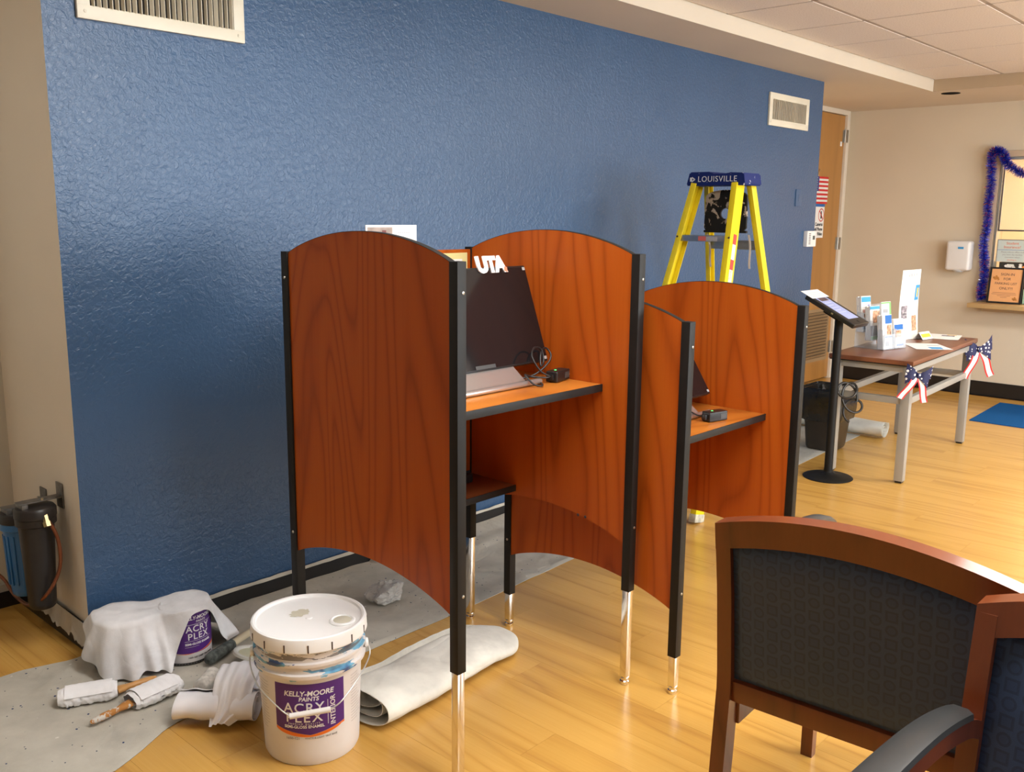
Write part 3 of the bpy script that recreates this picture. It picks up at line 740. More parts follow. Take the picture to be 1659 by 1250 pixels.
monitor('dark screen with white logo letters on the nearer carrel desk', (1.066, -1.128, DZ1), math.radians(20), True)
monitor('smaller looking dark screen leaning far back on the farther carrel desk', (1.852, -1.268, DZ2), math.radians(33), False)
def brick(label, loc, rz, led):
    t = thing('power_brick', label, 'power brick', loc, rz, 'carrel power bricks')
    bm = B(); box(bm, -.044, .044, -.020, .020, 0, .034, .004, seg=3); obj('case', bm, plastic_black, t, 40)
    bm = B(); lathe(bm, [(.004, 0), (.003, .0012), (.0005, .0016)], 10, Matrix.Translation((-.010, .004, .034)), cap=False); obj('indicator', bm, mat('green_led', (.05, .9, .15), .4, emit=2.5), t, 0)
    bm = B(); box(bm, .010, .040, -.0206, -.020, .007, .026); obj('rating_plate', bm, mat('rating_grey', (.06, .06, .06), .6), t, 0)
    bm = B(); box(bm, -.055, -.044, -.010, .010, .008, .026, .002); obj('plug_collar', bm, plastic_black, t)
    return t
brick('black power brick with green light on the nearer carrel desk', (1.034, -1.196, DZ1), .22, 1)
brick('black power brick with green light on the farther carrel desk', (1.655, -1.405, DZ2), -.25, 1)
def cord(pts, r, m, label, cat='cable', name='cable'):
    bm = B(); tube(bm, catmull(pts, 8), r, 8); return tag(obj(name, bm, m, None, 60), label, cat)
z = DZ1 + .004
cord([(.80, -1.05, z + .03), (.87, -1.06, z + .012), (.93, -1.12, z), (.955, -1.17, z), (.935, -1.215, z), (.905, -1.24, z), (.885, -1.225, z + .006), (.885, -1.19, z + .030), (.92, -1.18, z + .020), (.96, -1.20, z + .014), (.980, -1.207, z + .014)], .0030, plastic_black, 'thin black cable looping round the silver bar on the nearer desk')
cord([(.979, -1.210, z + .016), (.955, -1.19, z + .035), (.945, -1.165, z + .075), (.975, -1.145, z + .100), (1.01, -1.145, z + .092), (1.005, -1.16, z + .055), (.985, -1.165, z + .045), (1.01, -1.145, z + .085), (1.045, -1.135, z + .092), (1.052, -1.15, z + .070), (1.03, -1.155, z + .045), (.98, -1.14, z + .012), (.92, -1.10, z), (.83, -1.05, z + .01)], .0030, plastic_black, 'black cable in a raised coil beside the brick on the nearer desk')
z = DZ2 + .004
cord([(1.64, -1.235, z + .045), (1.625, -1.30, z + .028), (1.605, -1.36, z + .016), (1.603, -1.382, z + .016)], .0030, plastic_black, 'black cable running down to the brick on the farther desk')
# black device on the low shelf, card and notice in the near carrel
t = thing('network_box', 'black electronic box with a blue light on the low shelf', 'electronics', (.93, -.80, .5698))
bm = B(); box(bm, -.16, .075, -.045, .045, 0, .030, .006); obj('base', bm, plastic_black, t)
bm = B(); bx(bm, (-.05, 0, .075), (.16, .022, .115), .008, Matrix.Rotation(-.2, 4, 'X')); obj('body', bm, plastic_black, t)
bm = B(); bx(bm, (.0, -.020, .075), (.018, .002, .055), 0, Matrix.Rotation(-.2, 4, 'X')); obj('light', bm, mat('blue_glow', (.03, .08, .7), .4, emit=.35), t, 0)
t = thing('display_card', 'white card with a tan photo standing above the near carrel back', 'card', (.731, -.748, 1.345))
bm = B(); box(bm, -.104, .104, -.003, 0, 0, .108); obj('card', bm, paper, t, 0)
bm = B(); box(bm, -.098, .002, -.0036, -.003, .02, .101); obj('photo', bm, mat('tan_photo', (.33, .26, .22), .6, 0, .3, 30), t, 0)
bm = B(); box(bm, -.04, -.024, -.0042, -.0036, .06, .092); obj('photo_figure', bm, mat('maroon_photo', (.16, .05, .045), .6), t, 0)
bm = B()
for k in range(6): bx(bm, (.028 + k * .0085, -.0033, .084), (.0055, .0006, .0022))
obj('print_line', bm, print_grey, t, 0)
t = thing('pinned_notice', 'yellow edged notice pinned inside the back of the near carrel', 'notice', (.99, -.7515, 1.22))
bm = B(); rnd = random.Random(8)
T = [(-.075 + .15 * k / 40, .137 + (.003 if k % 2 else 0)) for k in range(41)]; Bo = [(-.075 + .15 * k / 40, 0) for k in range(41)]
strip_solid(bm, T, Bo, lambda a, b, u: (a, u, b), -.0012, 0); obj('yellow_sheet', bm, mat('pale_yellow_paper', (.78, .72, .32), .7), t, 0)
bm = B(); box(bm, -.06, .05, -.0022, -.0012, .01, .118); obj('white_sheet', bm, paper, t, 0)
bm = B(); box(bm, -.005, .035, -.0028, -.0022, .094, .097); obj('print_line', bm, print_grey, t, 0)

# ================================================================ STEPLADDER
t = thing('stepladder', 'yellow stepladder with a blue lettered cap beside the blue wall', 'stepladder', (0, 0, 0))
def rail(a, b, w, d, label=None, m=yellow_m, flip=1):
    """channel rail from a to b: web facing y, flanges along x"""
    a, b = Vector(a), Vector(b); ax = (b - a).normalized(); xx = Vector((1, 0, 0)); xx = (xx - ax * xx.dot(ax)).normalized(); yy = ax.cross(xx)
    M = Matrix(((xx.x, yy.x, ax.x, a.x), (xx.y, yy.y, ax.y, a.y), (xx.z, yy.z, ax.z, a.z), (0, 0, 0, 1))); L = (b - a).length
    bm = B(); f = flip * (1 if yy.y > 0 else -1)
    box(bm, -w / 2, w / 2, -.003, .003, .02, L, .0015, M); box(bm, -w / 2, -w / 2 + .005, min(0, f * d), max(0, f * d), .02, L, .0015, M); box(bm, w / 2 - .005, w / 2, min(0, f * d), max(0, f * d), .02, L, .0015, M)
    o = obj('rail', bm, m, t)
    bm = B(); box(bm, -w / 2 - .004, w / 2 + .004, min(-.006, f * (d + .004)), max(.006, f * (d + .004)), -.005, .036, .004, M); obj('foot', bm, mat('worn_white_foot', (.50, .48, .38), .6, 0, .3, 40), o)
    return o, M, L
FRt, FRb = (3.02, -.690, 1.65), (2.652, -.765, .008); FLt, FLb = (3.02, -.432, 1.65), (2.652, -.195, .008)
RRt, RRb = (3.135, -.697, 1.65), (3.70, -.745, .008); RLt, RLb = (3.135, -.430, 1.65), (3.70, -.215, .008)
fr, MF, LF = rail(FRb, FRt, .078, .028, m=rail_splat, flip=1)
rail(FLb, FLt, .078, .028, flip=-1); rail(RRb, RRt, .046, .025, flip=1); rail(RLb, RLt, .046, .025, flip=-1)
bm = B(); L_ = [(-.165, 0), (.165, 0), (.15, .068), (-.15, .068)]
prism(bm, [(-.168, -.002), (.168, -.002), (.158, .058), (.075, .062), (.065, .055), (-.02, .055), (-.03, .066), (-.15, .066)], lambda a, b, u: (u, -a, b), 0, .165)
for v in bm.verts: v.co += Vector((2.992, -.564, 1.645))
bmesh.ops.bevel(bm, geom=[e for e in bm.edges if abs((e.verts[0].co - e.verts[1].co).x) > .1], offset=.006, segments=2, affect='EDGES')
cap = obj('cap', bm, cap_splat, t, 40)
M = frame((2.9895, -.575, 1.674), (0, -1, 0), (.02, 0, 1))
text('LOUISVILLE', .040, M, mat('cap_lettering', (.62, .64, .68), .5), cap, 'CENTER', ext=.0006, space=1.12)
bm = B()
for dz in (-.010, .0): bx(bm, (0, 0, 0), (.0008, .022, .006), 0, Matrix.Translation((2.9893, -.438, 1.674 + dz + .005)) @ Matrix.Rotation(.55 if dz == 0 else -.55, 4, 'X'))
bx(bm, (2.9893, -.424, 1.674), (.0008, .012, .02)); obj('cap_arrow', bm, mat('cap_lettering', (.62, .64, .68)), cap, 0)
for z in (1.395, 1.10, .805, .51, .215):
    s = z / 1.65; x = 2.652 + .368 * s; yl = -.195 - .237 * s; yr = -.765 + .075 * s
    bm = B(); box(bm, x - .034, x + .040, yr + .004, yl - .004, z - .004, z, .001); box(bm, x - .036, x - .032, yr + .004, yl - .004, z - .030, z, .001); box(bm, x + .038, x + .042, yr + .004, yl - .004, z - .022, z, .001)
    st = obj('step', bm, alu, t)
    if z > 1.3:
        bm = B(); box(bm, x - .0372, x - .036, yl - .17, yl - .125, z - .026, z - .004); obj('red_label', bm, mat('label_red', (.55, .12, .10), .5), st, 0)
        bm = B(); box(bm, x - .0372, x - .036, yl - .235, yl - .171, z - .026, z - .004); obj('grey_label', bm, print_grey, st, 0)
    for yy in (yr, yl):
        for dz in (-.008, -.024):
            bm = B(); lathe(bm, [(.006, 0), (.005, .003), (.001, .004)], 8, Matrix.Translation((x - .041, yy + (-.004 if yy == yl else .004), z + dz)) @ Matrix.Rotation(-PI / 2, 4, 'Y'), cap=False); obj('rivet', bm, mat('rivet_dark', (.06, .06, .06), .4, .6), t)
for z in (1.36, .9, .45):
    s = z / 1.65; x = 3.70 - .565 * s; yl = -.215 - .215 * s; yr = -.745 + .048 * s
    bm = B(); box(bm, x - .003, x + .003, yr, yl, z - .04, z + .008, .001); box(bm, x - .012, x, yr, yl, z - .004, z, .001); box(bm, x - .012, x, yr, yl, z - .028, z - .024, .001); obj('rear_brace', bm, alu, t)
bm = B(); pts = []
for k in range(33):
    a = PI * k / 32; pts.append((.118 * math.cos(a) * (1 if abs(math.cos(a)) < .9 else 1), .085 + .034 * math.sin(a)))
poly = [(-.122, -.085), (.122, -.085), (.118, .085)] + pts[1:-1] + [(-.118, .085)]
def plate_with_hole(bm, poly, hole_c, hole_r, fn, t0, t1):
    n = 48; out = []; cx, cy = hole_c
    L = len(poly)
    for k in range(n):
        a = 2 * PI * k / n; d = (math.cos(a), math.sin(a)); best = 9
        for i in range(L):
            p, q = poly[i], poly[(i + 1) % L]; ex, ey = q[0] - p[0], q[1] - p[1]; den = d[0] * ey - d[1] * ex
            if abs(den) < 1e-9: continue
            u = ((p[0] - cx) * ey - (p[1] - cy) * ex) / den; w_ = ((p[0] - cx) * d[1] - (p[1] - cy) * d[0]) / den
            if u > 0 and -1e-6 <= w_ <= 1 + 1e-6: best = min(best, u)
        out.append((cx + best * d[0], cy + best * d[1]))
    inn = [(cx + hole_r * math.cos(2 * PI * k / n), cy + hole_r * math.sin(2 * PI * k / n)) for k in range(n)]
    strip_solid(bm, out + out[:1], inn + inn[:1], fn, t0, t1)
SM = lambda a, b, u: (3.085 + u - (b + .085) * -.02, -.575 - a, 1.505 + b)
plate_with_hole(bm, poly, (-.002, .0), .027, SM, 0, .012)
sh = obj('pail_shelf', bm, shelf_splat, t, 30)
bm = B(); box(bm, 3.083, 3.099, -.70, -.455, 1.408, 1.42); obj('shelf_hinge', bm, black_steel, t)
z0 = 1.405
for yy, dy, nm in ((-.46, -.035, 'left'), (-.70, -.02, 'right')):
    def fn(s, tt, yy=yy, dy=dy): z = 1.40 - .17 * tt; return (3.112 + .01 * math.sin(tt * 5), yy + dy * tt + (s - .5) * .011, z)
    bm = B(); sheet(bm, fn, 2, 10); solid(bm, .0012); obj('strap', bm, mat('pale_strap', (.55, .50, .44), .7), t, 40)
for m_, z0, z1, w_ in ((print_red, .82, .85, .03), (paper, .775, .82, .03), (print_red, .745, .775, .03), (mat('worn_label', (.62, .60, .52), .6, 0, .3, 60), .66, .745, .034)):
    bm = B(); box(bm, -w_ / 2 + .006, w_ / 2 + .006, -.0046, -.0034, z0 * LF, z1 * LF, 0, MF); box(bm, -w_ / 2 + .006, w_ / 2 + .006, .0034, .0046, z0 * LF, z1 * LF, 0, MF); obj('side_label', bm, m_, fr, 0)
# ================================================================ PAINTING GEAR ON THE FLOOR
def drop_cloth(front, x0, x1, yb, label, seed, nx, ny, hump=.03, zo=.003):
    """canvas strip along the wall; front(x) is its room side edge"""
    bm = B()
    def fn(s, t):
        x = x0 + (x1 - x0) * s; yf = front(x); y = yf + (yb - yf) * t
        q = noise.noise((x * 1.7 + seed, y * 2.3, 1)); q2 = noise.noise((x * 5 + seed, y * 7, 3))
        z = zo + .010 * max(0, q) + .004 * max(0, q2)
        z += hump * max(0, t - .82) / .18 * (.55 + .45 * noise.noise((x * 4, seed, 2)))
        y += .006 * noise.noise((x * 9, seed, 7)) * (1 - t)
        if t in (0, 1): z = zo + (.0 if t == 0 else hump * .5)
        return (x, y, z)
    sheet(bm, fn, nx, ny); solid(bm, .0016)
    return tag(obj('drop_cloth', bm, canvas, None, 50), label, 'drop cloth')
def front_a(x):
    P_ = [(-1.6, -.60), (-.9, -.66), (-.45, -.735), (-.25, -.742), (-.16, -.70), (-.06, -.645), (.0, -.628), (.10, -.64), (.35, -.68), (1.04, -.673), (1.84, -.631), (2.6, -.60)]
    for (a, b), (c, d) in zip(P_, P_[1:]):
        if a <= x <= c: return b + (d - b) * (x - a) / (c - a)
    return -.6
def cloth_a():
    bm = B(); x0, x1 = -1.15, 2.35
    def back(x): return .05 - .10 * max(0, -x - .05) if x < -.06 else -.026
    def fn(s, t):
        x = x0 + (x1 - x0) * s; yf = front_a(x)
        yb = -.0160 if x > -.06 else min(.03, -.0160 + (-.06 - x) * .30)
        y = yf + (yb - yf) * t
        q = noise.noise((x * 1.7 + 3, y * 2.3, 1)); q2 = noise.noise((x * 6, y * 8, 3))
        z = .003 + .013 * max(0, q) + .005 * max(0, q2) + .006 * max(0, 1 - abs(noise.noise((x * 1.3 + 8, y * 2.6 + x, 6))) * 9)
        if x > 1.2: z += .028 * max(0, t - .8) / .2 * (.5 + .5 * noise.noise((x * 5, 1, 2)))
        if t == 0: z = .0025 + .006 * max(0, noise.noise((x * 5, 2, 9)))
        return (x, y, z)
    sheet(bm, fn, 230, 46); solid(bm, .0016)
    tag(obj('drop_cloth', bm, canvas, None, 50), 'long paint spotted canvas drop cloth along the blue wall at left', 'drop cloth', 'canvas drop cloths')
cloth_a()
def cloth_b():
    bm = B(); x0, x1 = 3.86, 5.08
    def fn(s, t):
        x = x0 + (x1 - x0) * s; yf = -.615 + .05 * (x - 4.1); yb = -.032; y = yf + (yb - yf) * t
        z = .003 + .012 * max(0, noise.noise((x * 2, y * 3, 5))) + .004 * max(0, noise.noise((x * 7, y * 8, 3)))
        if t == 0: z = .0025
        return (x, y, z)
    sheet(bm, fn, 90, 30); solid(bm, .0016)
    o = thing('drop_cloth', 'canvas drop cloth behind the bin with its far end rolled up', 'drop cloth', (0, 0, 0), 0, 'canvas drop cloths')
    obj('spread_canvas', bm, canvas, o, 50)
    bm = B(); th = [2 * PI * k / 20 for k in range(64)]
    def fr(s, t):
        a = t * 3.1 * 2 * PI; r = .020 + .042 * t; y = -.72 + .69 * s + .010 * noise.noise((t * 9, 1, 1))
        wob = .010 * noise.noise((y * 5, a, 2))
        xc = 5.11 + .05 * noise.noise((y * 1.4, 3, 3)); return (xc + (r + wob) * math.cos(a) * 1.3, y, .064 + (r + wob) * math.sin(a) * .95)
    sheet(bm, fr, 34, 76); solid(bm, .0016); obj('rolled_end', bm, canvas_clean, o, 60)
cloth_b()

# white five gallon bucket
BK = (.207, -.997, 0)
BA = math.atan2(-3.066 + .997, -1.203 - .207) - .03
Rb = lambda z: .1315 + .0145 * z / .36
t = thing('paint_bucket', 'large white lidded paint bucket with purple label on the wood floor', 'bucket', BK)
prof = [(.001, .004), (.12, .004), (.124, 0), (.128, .001), (Rb(.01), .010)] + [(Rb(.01 + .25 * k / 8), .01 + .25 * k / 8) for k in range(1, 9)]
prof += [(Rb(.262), .262), (.1535, .265), (.1545, .270), (.1545, .276), (.147, .279), (.147, .296), (.1535, .299), (.1545, .303), (.1545, .309), (.1475, .312), (.1475, .345)]
bm = B(); lathe(bm, prof, 64); obj('pail_body', bm, bucket_m, t, 30)
lp = [(.1475, .344), (.1585, .342), (.1605, .345), (.1595, .372), (.157, .380), (.152, .382), (.146, .380), (.143, .3745), (.110, .3735), (.055, .3735), (.001, .3735)]
bm = B(); lathe(bm, lp, 64, cap=False); lid = obj('lid', bm, dried_white, t, 30)
for k in range(9):
    a = BA - 1.6 + k * .40; bm = B(); bx(bm, (.1603, 0, .356), (.0022, .0035, .022), .0005, Matrix.Rotation(a, 4, 'Z')); obj('lid_slot', bm, mat('slot_brown', (.07, .045, .035), .6), lid, 0)
a = BA + .95; sx, sy = .098 * math.cos(a + .25), .098 * math.sin(a + .25)
bm = B(); lathe(bm, [(.036, .3735), (.036, .377), (.033, .380), (.029, .380), (.027, .377), (.001, .3765)], 28, Matrix.Translation((sx, sy, 0)), cap=False); sp = obj('spout_ring', bm, dried_white, lid, 40)
bm = B(); lathe(bm, [(.025, .3772), (.023, .3785), (.001, .379)], 24, Matrix.Translation((sx, sy, 0)), cap=False); obj('spout_cap', bm, dried_cream, sp, 40)
bm = B(); lathe(bm, [(.010, .3735), (.008, .3760), (.001, .3765)], 20, cap=False); obj('lid_nub', bm, dried_white, lid, 40)
bm = B()
vs = [bm.verts.new((-.02 - .046 * math.sin(BA) * 0 + .0 + .030 * math.cos(q * PI / 14) * (1 + .15 * math.sin(q * 2.3)) + .02, .045 + .022 * math.sin(q * PI / 14) * (1 + .2 * math.sin(q * 1.7)), .3742)) for q in range(28)]
bm.faces.new(vs); obj('dried_paint', bm, dried_cream, lid, 0)
# label
U0, U1 = -.100, .097
bm = B(); zt = lambda s: .2475; zbm = lambda s: .117 + .006 * abs(2 * s - 1) - .016 * (1 - (2 * s - 1) ** 2)
cyl_patch(bm, Rb, BA, U0, U1, lambda s: .118 - .022 * (1 - abs(2 * s - 1)) ** .8, zt, .0005, 40); lab = obj('purple_label', bm, purple, t, 60)
bm = B(); cyl_patch(bm, Rb, BA, U0, U1, lambda s: .110 - .020 * math.sin(PI * min(1, s * 1.05)) ** .7, lambda s: .1175 - .022 * (1 - abs(2 * s - 1)) ** .8, .0006, 40); obj('orange_swoosh', bm, orange, lab, 60)
W_ = (Rb, BA)
T0 = lambda u, z: frame((u, z, 0), (1, 0, 0), (0, 1, 0))
text('KELLY-MOORE', .0205, T0(-.004, .219), print_white, lab, shear=.15, wrap=W_, bold=.0005)
text('PAINTS', .0165, T0(-.004, .203), print_white, lab, shear=.15, wrap=W_, bold=.0004)
text('ACRY', .0400, T0(-.018, .176), print_white, lab, wrap=W_, space=1.12, bold=.0003)
text('PLEX', .0400, T0(-.018, .147), print_white, lab, wrap=W_, space=1.20, bold=.0003)
text('PREMIUM QUALITY', .0062, T0(-.018, .1295), print_white, lab, wrap=W_, space=1.75)
text('SEMI-GLOSS ENAMEL', .0118, T0(-.018, .1205), print_white, lab, wrap=W_, bold=.0002)
text('INTERIOR', .0200, frame((.062, .160, 0), (0, 1, 0), (-1, 0, 0)), print_white, lab, wrap=W_, bold=.0002)
bm = B(); cyl_patch(bm, Rb, BA, .0465, .0478, lambda s: .122, lambda s: .195, .0008, 2); obj('rule', bm, print_white, lab, 0)
text('1650-121', .0105, T0(-.050, .086), print_grey, t, wrap=W_)
text('WHITE & LIGHT TINT BASE', .0074, T0(.028, .086), print_grey, t, wrap=W_)
bm = B()
rnd = random.Random(4)
for side, u0 in ((-1, -.175), (1, .125)):
    for k in range(17):
        z = .235 - k * .0088
        cyl_patch(bm, Rb, BA, u0, u0 + .050 - rnd.uniform(0, .018), lambda s, z=z: z, lambda s, z=z: z + .0016, .0005, 4)
obj('fine_print', bm, mat('pale_fine_print', (.50, .47, .46), .6), t, 0)['kind'] = 'stuff'
# bail handle
ea = BA + PI / 2
bm = B(); e1 = Vector((.158 * math.cos(ea), .158 * math.sin(ea), .292)); e2 = Vector((.158 * math.cos(ea + PI), .158 * math.sin(ea + PI), .292)); n_ = Vector((math.cos(BA), math.sin(BA), 0)); tt = Vector((-math.sin(BA), math.cos(BA), 0))
P1 = [e2, e2 + Vector((0, 0, -.035)) + n_ * .01 - tt * .006, n_ * .085 - tt * .137 + Vector((0, 0, .225)), n_ * .150 - tt * .080 + Vector((0, 0, .190)), n_ * .160 - tt * .052 + Vector((0, 0, .170))]
P2 = [n_ * .160 + tt * .052 + Vector((0, 0, .180)), n_ * .150 + tt * .085 + Vector((0, 0, .198)), n_ * .085 + tt * .137 + Vector((0, 0, .235)), e1 + Vector((0, 0, -.035)) + n_ * .01 + tt * .008, e1]
tube(bm, catmull(P1, 6) + catmull(P2, 6), .0020, 8); obj('bail_handle', bm, wire, t, 60)
bm = B(); tube(bm, [P1[-1] - tt * .002, P2[0] + tt * .002], .0080, 14); obj('handle_grip', bm, plastic_white, t, 50)
for e in (e1, e2):
    bm = B(); lathe(bm, [(.012, -.004), (.014, 0), (.012, .006), (.004, .007)], 16, Matrix.Translation(e - e.normalized() * .004) @ Vector((e.x, e.y, 0)).to_track_quat('Z', 'Y').to_matrix().to_4x4()); obj('handle_ear', bm, dried_white, t, 40)

# gallon can with the purple label, a dark pail beside it, both under the white rag
CA = math.atan2(-3.066 + .26, -1.203 - .215) + .36
Rc = lambda z: .0815
t = thing('paint_can', 'gallon paint can with purple label half covered by a white rag', 'paint can', (.215, -.26, .006))
bm = B(); lathe(bm, [(.001, .003), (.078, .003), (.0825, 0), (.0835, .004), (.0815, .007), (.0815, .178), (.0835, .181), (.0835, .185), (.080, .186), (.076, .180), (.066, .180), (.064, .184), (.001, .184)], 56); obj('can_body', bm, mat('can_white', (.66, .64, .64), .35), t, 30)
bm = B(); cyl_patch(bm, Rc, CA, -.128, .128, lambda s: .050 - .012 * math.sin(PI * s), lambda s: .176, .0005, 40); cl = obj('purple_label', bm, purple, t, 60)
bm = B(); cyl_patch(bm, Rc, CA, -.128, .128, lambda s: .036 + .022 * abs(s - .38), lambda s: .0445 - .006 * math.sin(PI * min(1, s * 1.3)) + .022 * max(0, s - .5), .0008, 40); obj('orange_swoosh', bm, orange, cl, 60)
bm = B(); cyl_patch(bm, Rc, CA, -.128, .128, lambda s: .1375, lambda s: .1388, .0008, 40); obj('rule', bm, print_white, cl, 0)
bm = B(); cyl_patch(bm, Rc, CA, -.128, .128, lambda s: .0, lambda s: .008, .0019, 40); obj('dark_base_ring', bm, plastic_black, t, 60)
W_ = (Rc, CA); cu_ = .012
text('KELLY-MOORE', .0165, T0(cu_, .160), print_white, cl, shear=.15, wrap=W_, bold=.0004)
text('PAINTS', .0110, T0(cu_ + .010, .1465), print_white, cl, shear=.15, wrap=W_)
text('ACRY', .0310, T0(cu_, .122), print_white, cl, wrap=W_, space=1.08, bold=.0004)
text('PLEX', .0310, T0(cu_, .0955), print_white, cl, wrap=W_, space=1.14, bold=.0004)
bm = B(); cyl_patch(bm, Rc, CA, cu_ - .047, cu_ + .05, lambda s: .0805, lambda s: .0815, .0008, 10); cyl_patch(bm, Rc, CA, cu_ - .047, cu_ + .0, lambda s: .0605, lambda s: .0612, .0008, 10); obj('rule', bm, print_white, cl, 0)
text('SEMI-GLOSS ENAMEL', .0100, T0(cu_, .0705), print_white, cl, wrap=W_, bold=.0003)
text('1650-333 DEEP TINT BASE', .0084, T0(cu_ + .008, .0225), print_black, t, wrap=W_)
t = thing('paint_pail', 'dark grey pail almost hidden under the white rag', 'pail', (.05, -.172, .013))
bm = B(); lathe(bm, [(.001, .002), (.095, .002), (.100, 0), (.102, .006), (.098, .010), (.096, .140), (.097, .144), (.097, .152), (.090, .154), (.088, .146), (.001, .146)], 48); obj('pail_body', bm, trap_black, t, 30)
bm = B(); tube(bm, [(.100 * math.cos(a), .100 * math.sin(a), .10) for a in [q * PI / 14 - 1.2 for q in range(15)]], .002, 6); obj('bail_handle', bm, wire, t)
def draped_rag():
    # stations round the pair: rim point, hem point, fold weight
    st = [((-.030, -.105, .190), (-.028, -.040, .135), .2), ((-.052, -.165, .187), (-.062, -.105, .095), .5), ((-.048, -.200, .187), (-.080, -.165, .045), .8), ((-.034, -.240, .187), (-.052, -.258, .018), 1),
          ((.005, -.268, .186), (.000, -.312, .014), 1), ((.045, -.279, .186), (.048, -.318, .024), 1), ((.085, -.276, .188), (.088, -.335, .020), .8), ((.116, -.280, .191), (.112, -.354, .014), .5),
          ((.130, -.300, .197), (.146, -.340, .085), .1), ((.150, -.326, .200), (.168, -.352, .145), .0), ((.184, -.346, .201), (.188, -.354, .180), .0), ((.222, -.349, .201), (.226, -.354, .190), .0),
          ((.258, -.330, .201), (.268, -.340, .168), .0), ((.282, -.308, .201), (.318, -.318, .060), .2), ((.297, -.280, .201), (.352, -.290, .016), .6), ((.302, -.250, .201), (.402, -.262, .016), 1), ((.288, -.205, .201), (.395, -.165, .020), 1),
          ((.250, -.178, .200), (.320, -.075, .03), 1), ((.190, -.165, .197), (.215, -.060, .04), .8), ((.130, -.130, .190), (.130, -.045, .05), .6), ((.055, -.080, .188), (.050, -.036, .07), .4), ((.0, -.090, .188), (.005, -.034, .10), .2)]
    K = 9
    R = catmull([s[0] for s in st], K, True); H = catmull([s[1] for s in st], K, True); Wt = catmull([(s[2], 0, 0) for s in st], K, True)
    n = len(R); bm = B(); rows = []
    ctr = lambda p: Vector((.05 + .165 * max(0, min(1, (p.x - .02) / .22)), -.178 - .08 * max(0, min(1, (p.x - .02) / .22)), 0))
    for j in range(0, 6):       # crown from the middle line out to the rim
        u = j / 5; row = []
        for i in range(n):
            p = R[i]; c = ctr(p); q = c.lerp(Vector((p.x, p.y, 0)), max(u, .02)); sag = -.012 * math.exp(-((q.x - .142) / .035) ** 2)
            z = p.z + .002 + sag * (1 - u * .4) + .0035 * noise.noise((q.x * 22, q.y * 22, 3)) + .004 * abs(noise.noise((q.x * 9 + q.y * 14, q.y * 4, 8))) - (.002 if u == 1 else 0)
            row.append(bm.verts.new((q.x, q.y, z)))
        rows.append(row)
    D = 14
    for j in range(1, D + 1):   # skirt
        u = j / D; row = []
        for i in range(n):
            r, h, w = R[i], H[i], max(0, Wt[i].x)
            o = Vector((h.x - r.x, h.y - r.y, 0)); drop = r.z - h.z
            e = u ** 1.25 if o.length < drop else u
            p = Vector((r.x + o.x * e, r.y + o.y * e, r.z - drop * (u ** .92 if drop > .05 else u)))
            out = (Vector((r.x, r.y, 0)) - ctr(r)); out = Vector((out.x, out.y, 0)).normalized()
            f = w * u * (.014 * math.sin(i * .52 + .8) + .010 * noise.noise((i * .16, u * 1.5, 5)))
            p += out * (f + .010 * math.sin(PI * u) * w) + Vector((0, 0, 1)) * (.0025 * noise.noise((i * .3, u * 6, 1)) + (w * u * .012 * noise.noise((i * .11, 7, 2)) if u > .8 else 0))
            p.z = max(p.z, .011); p.y = min(p.y, -.016)
            row.append(bm.verts.new(p))
        rows.append(row)
    for a, b in zip(rows, rows[1:]):
        for i in range(n): bm.faces.new((a[i], a[(i + 1) % n], b[(i + 1) % n], b[i]))
    bm.faces.new(rows[0][::-1])
    bmesh.ops.smooth_vert(bm, verts=bm.verts, factor=.35, use_axis_x=True, use_axis_y=True, use_axis_z=True)
    solid(bm, .0014)
    tag(obj('draped_rag', bm, rag_spot, None, 70), 'white rag draped over the gallon paint can and dark pail', 'rag')
draped_rag()

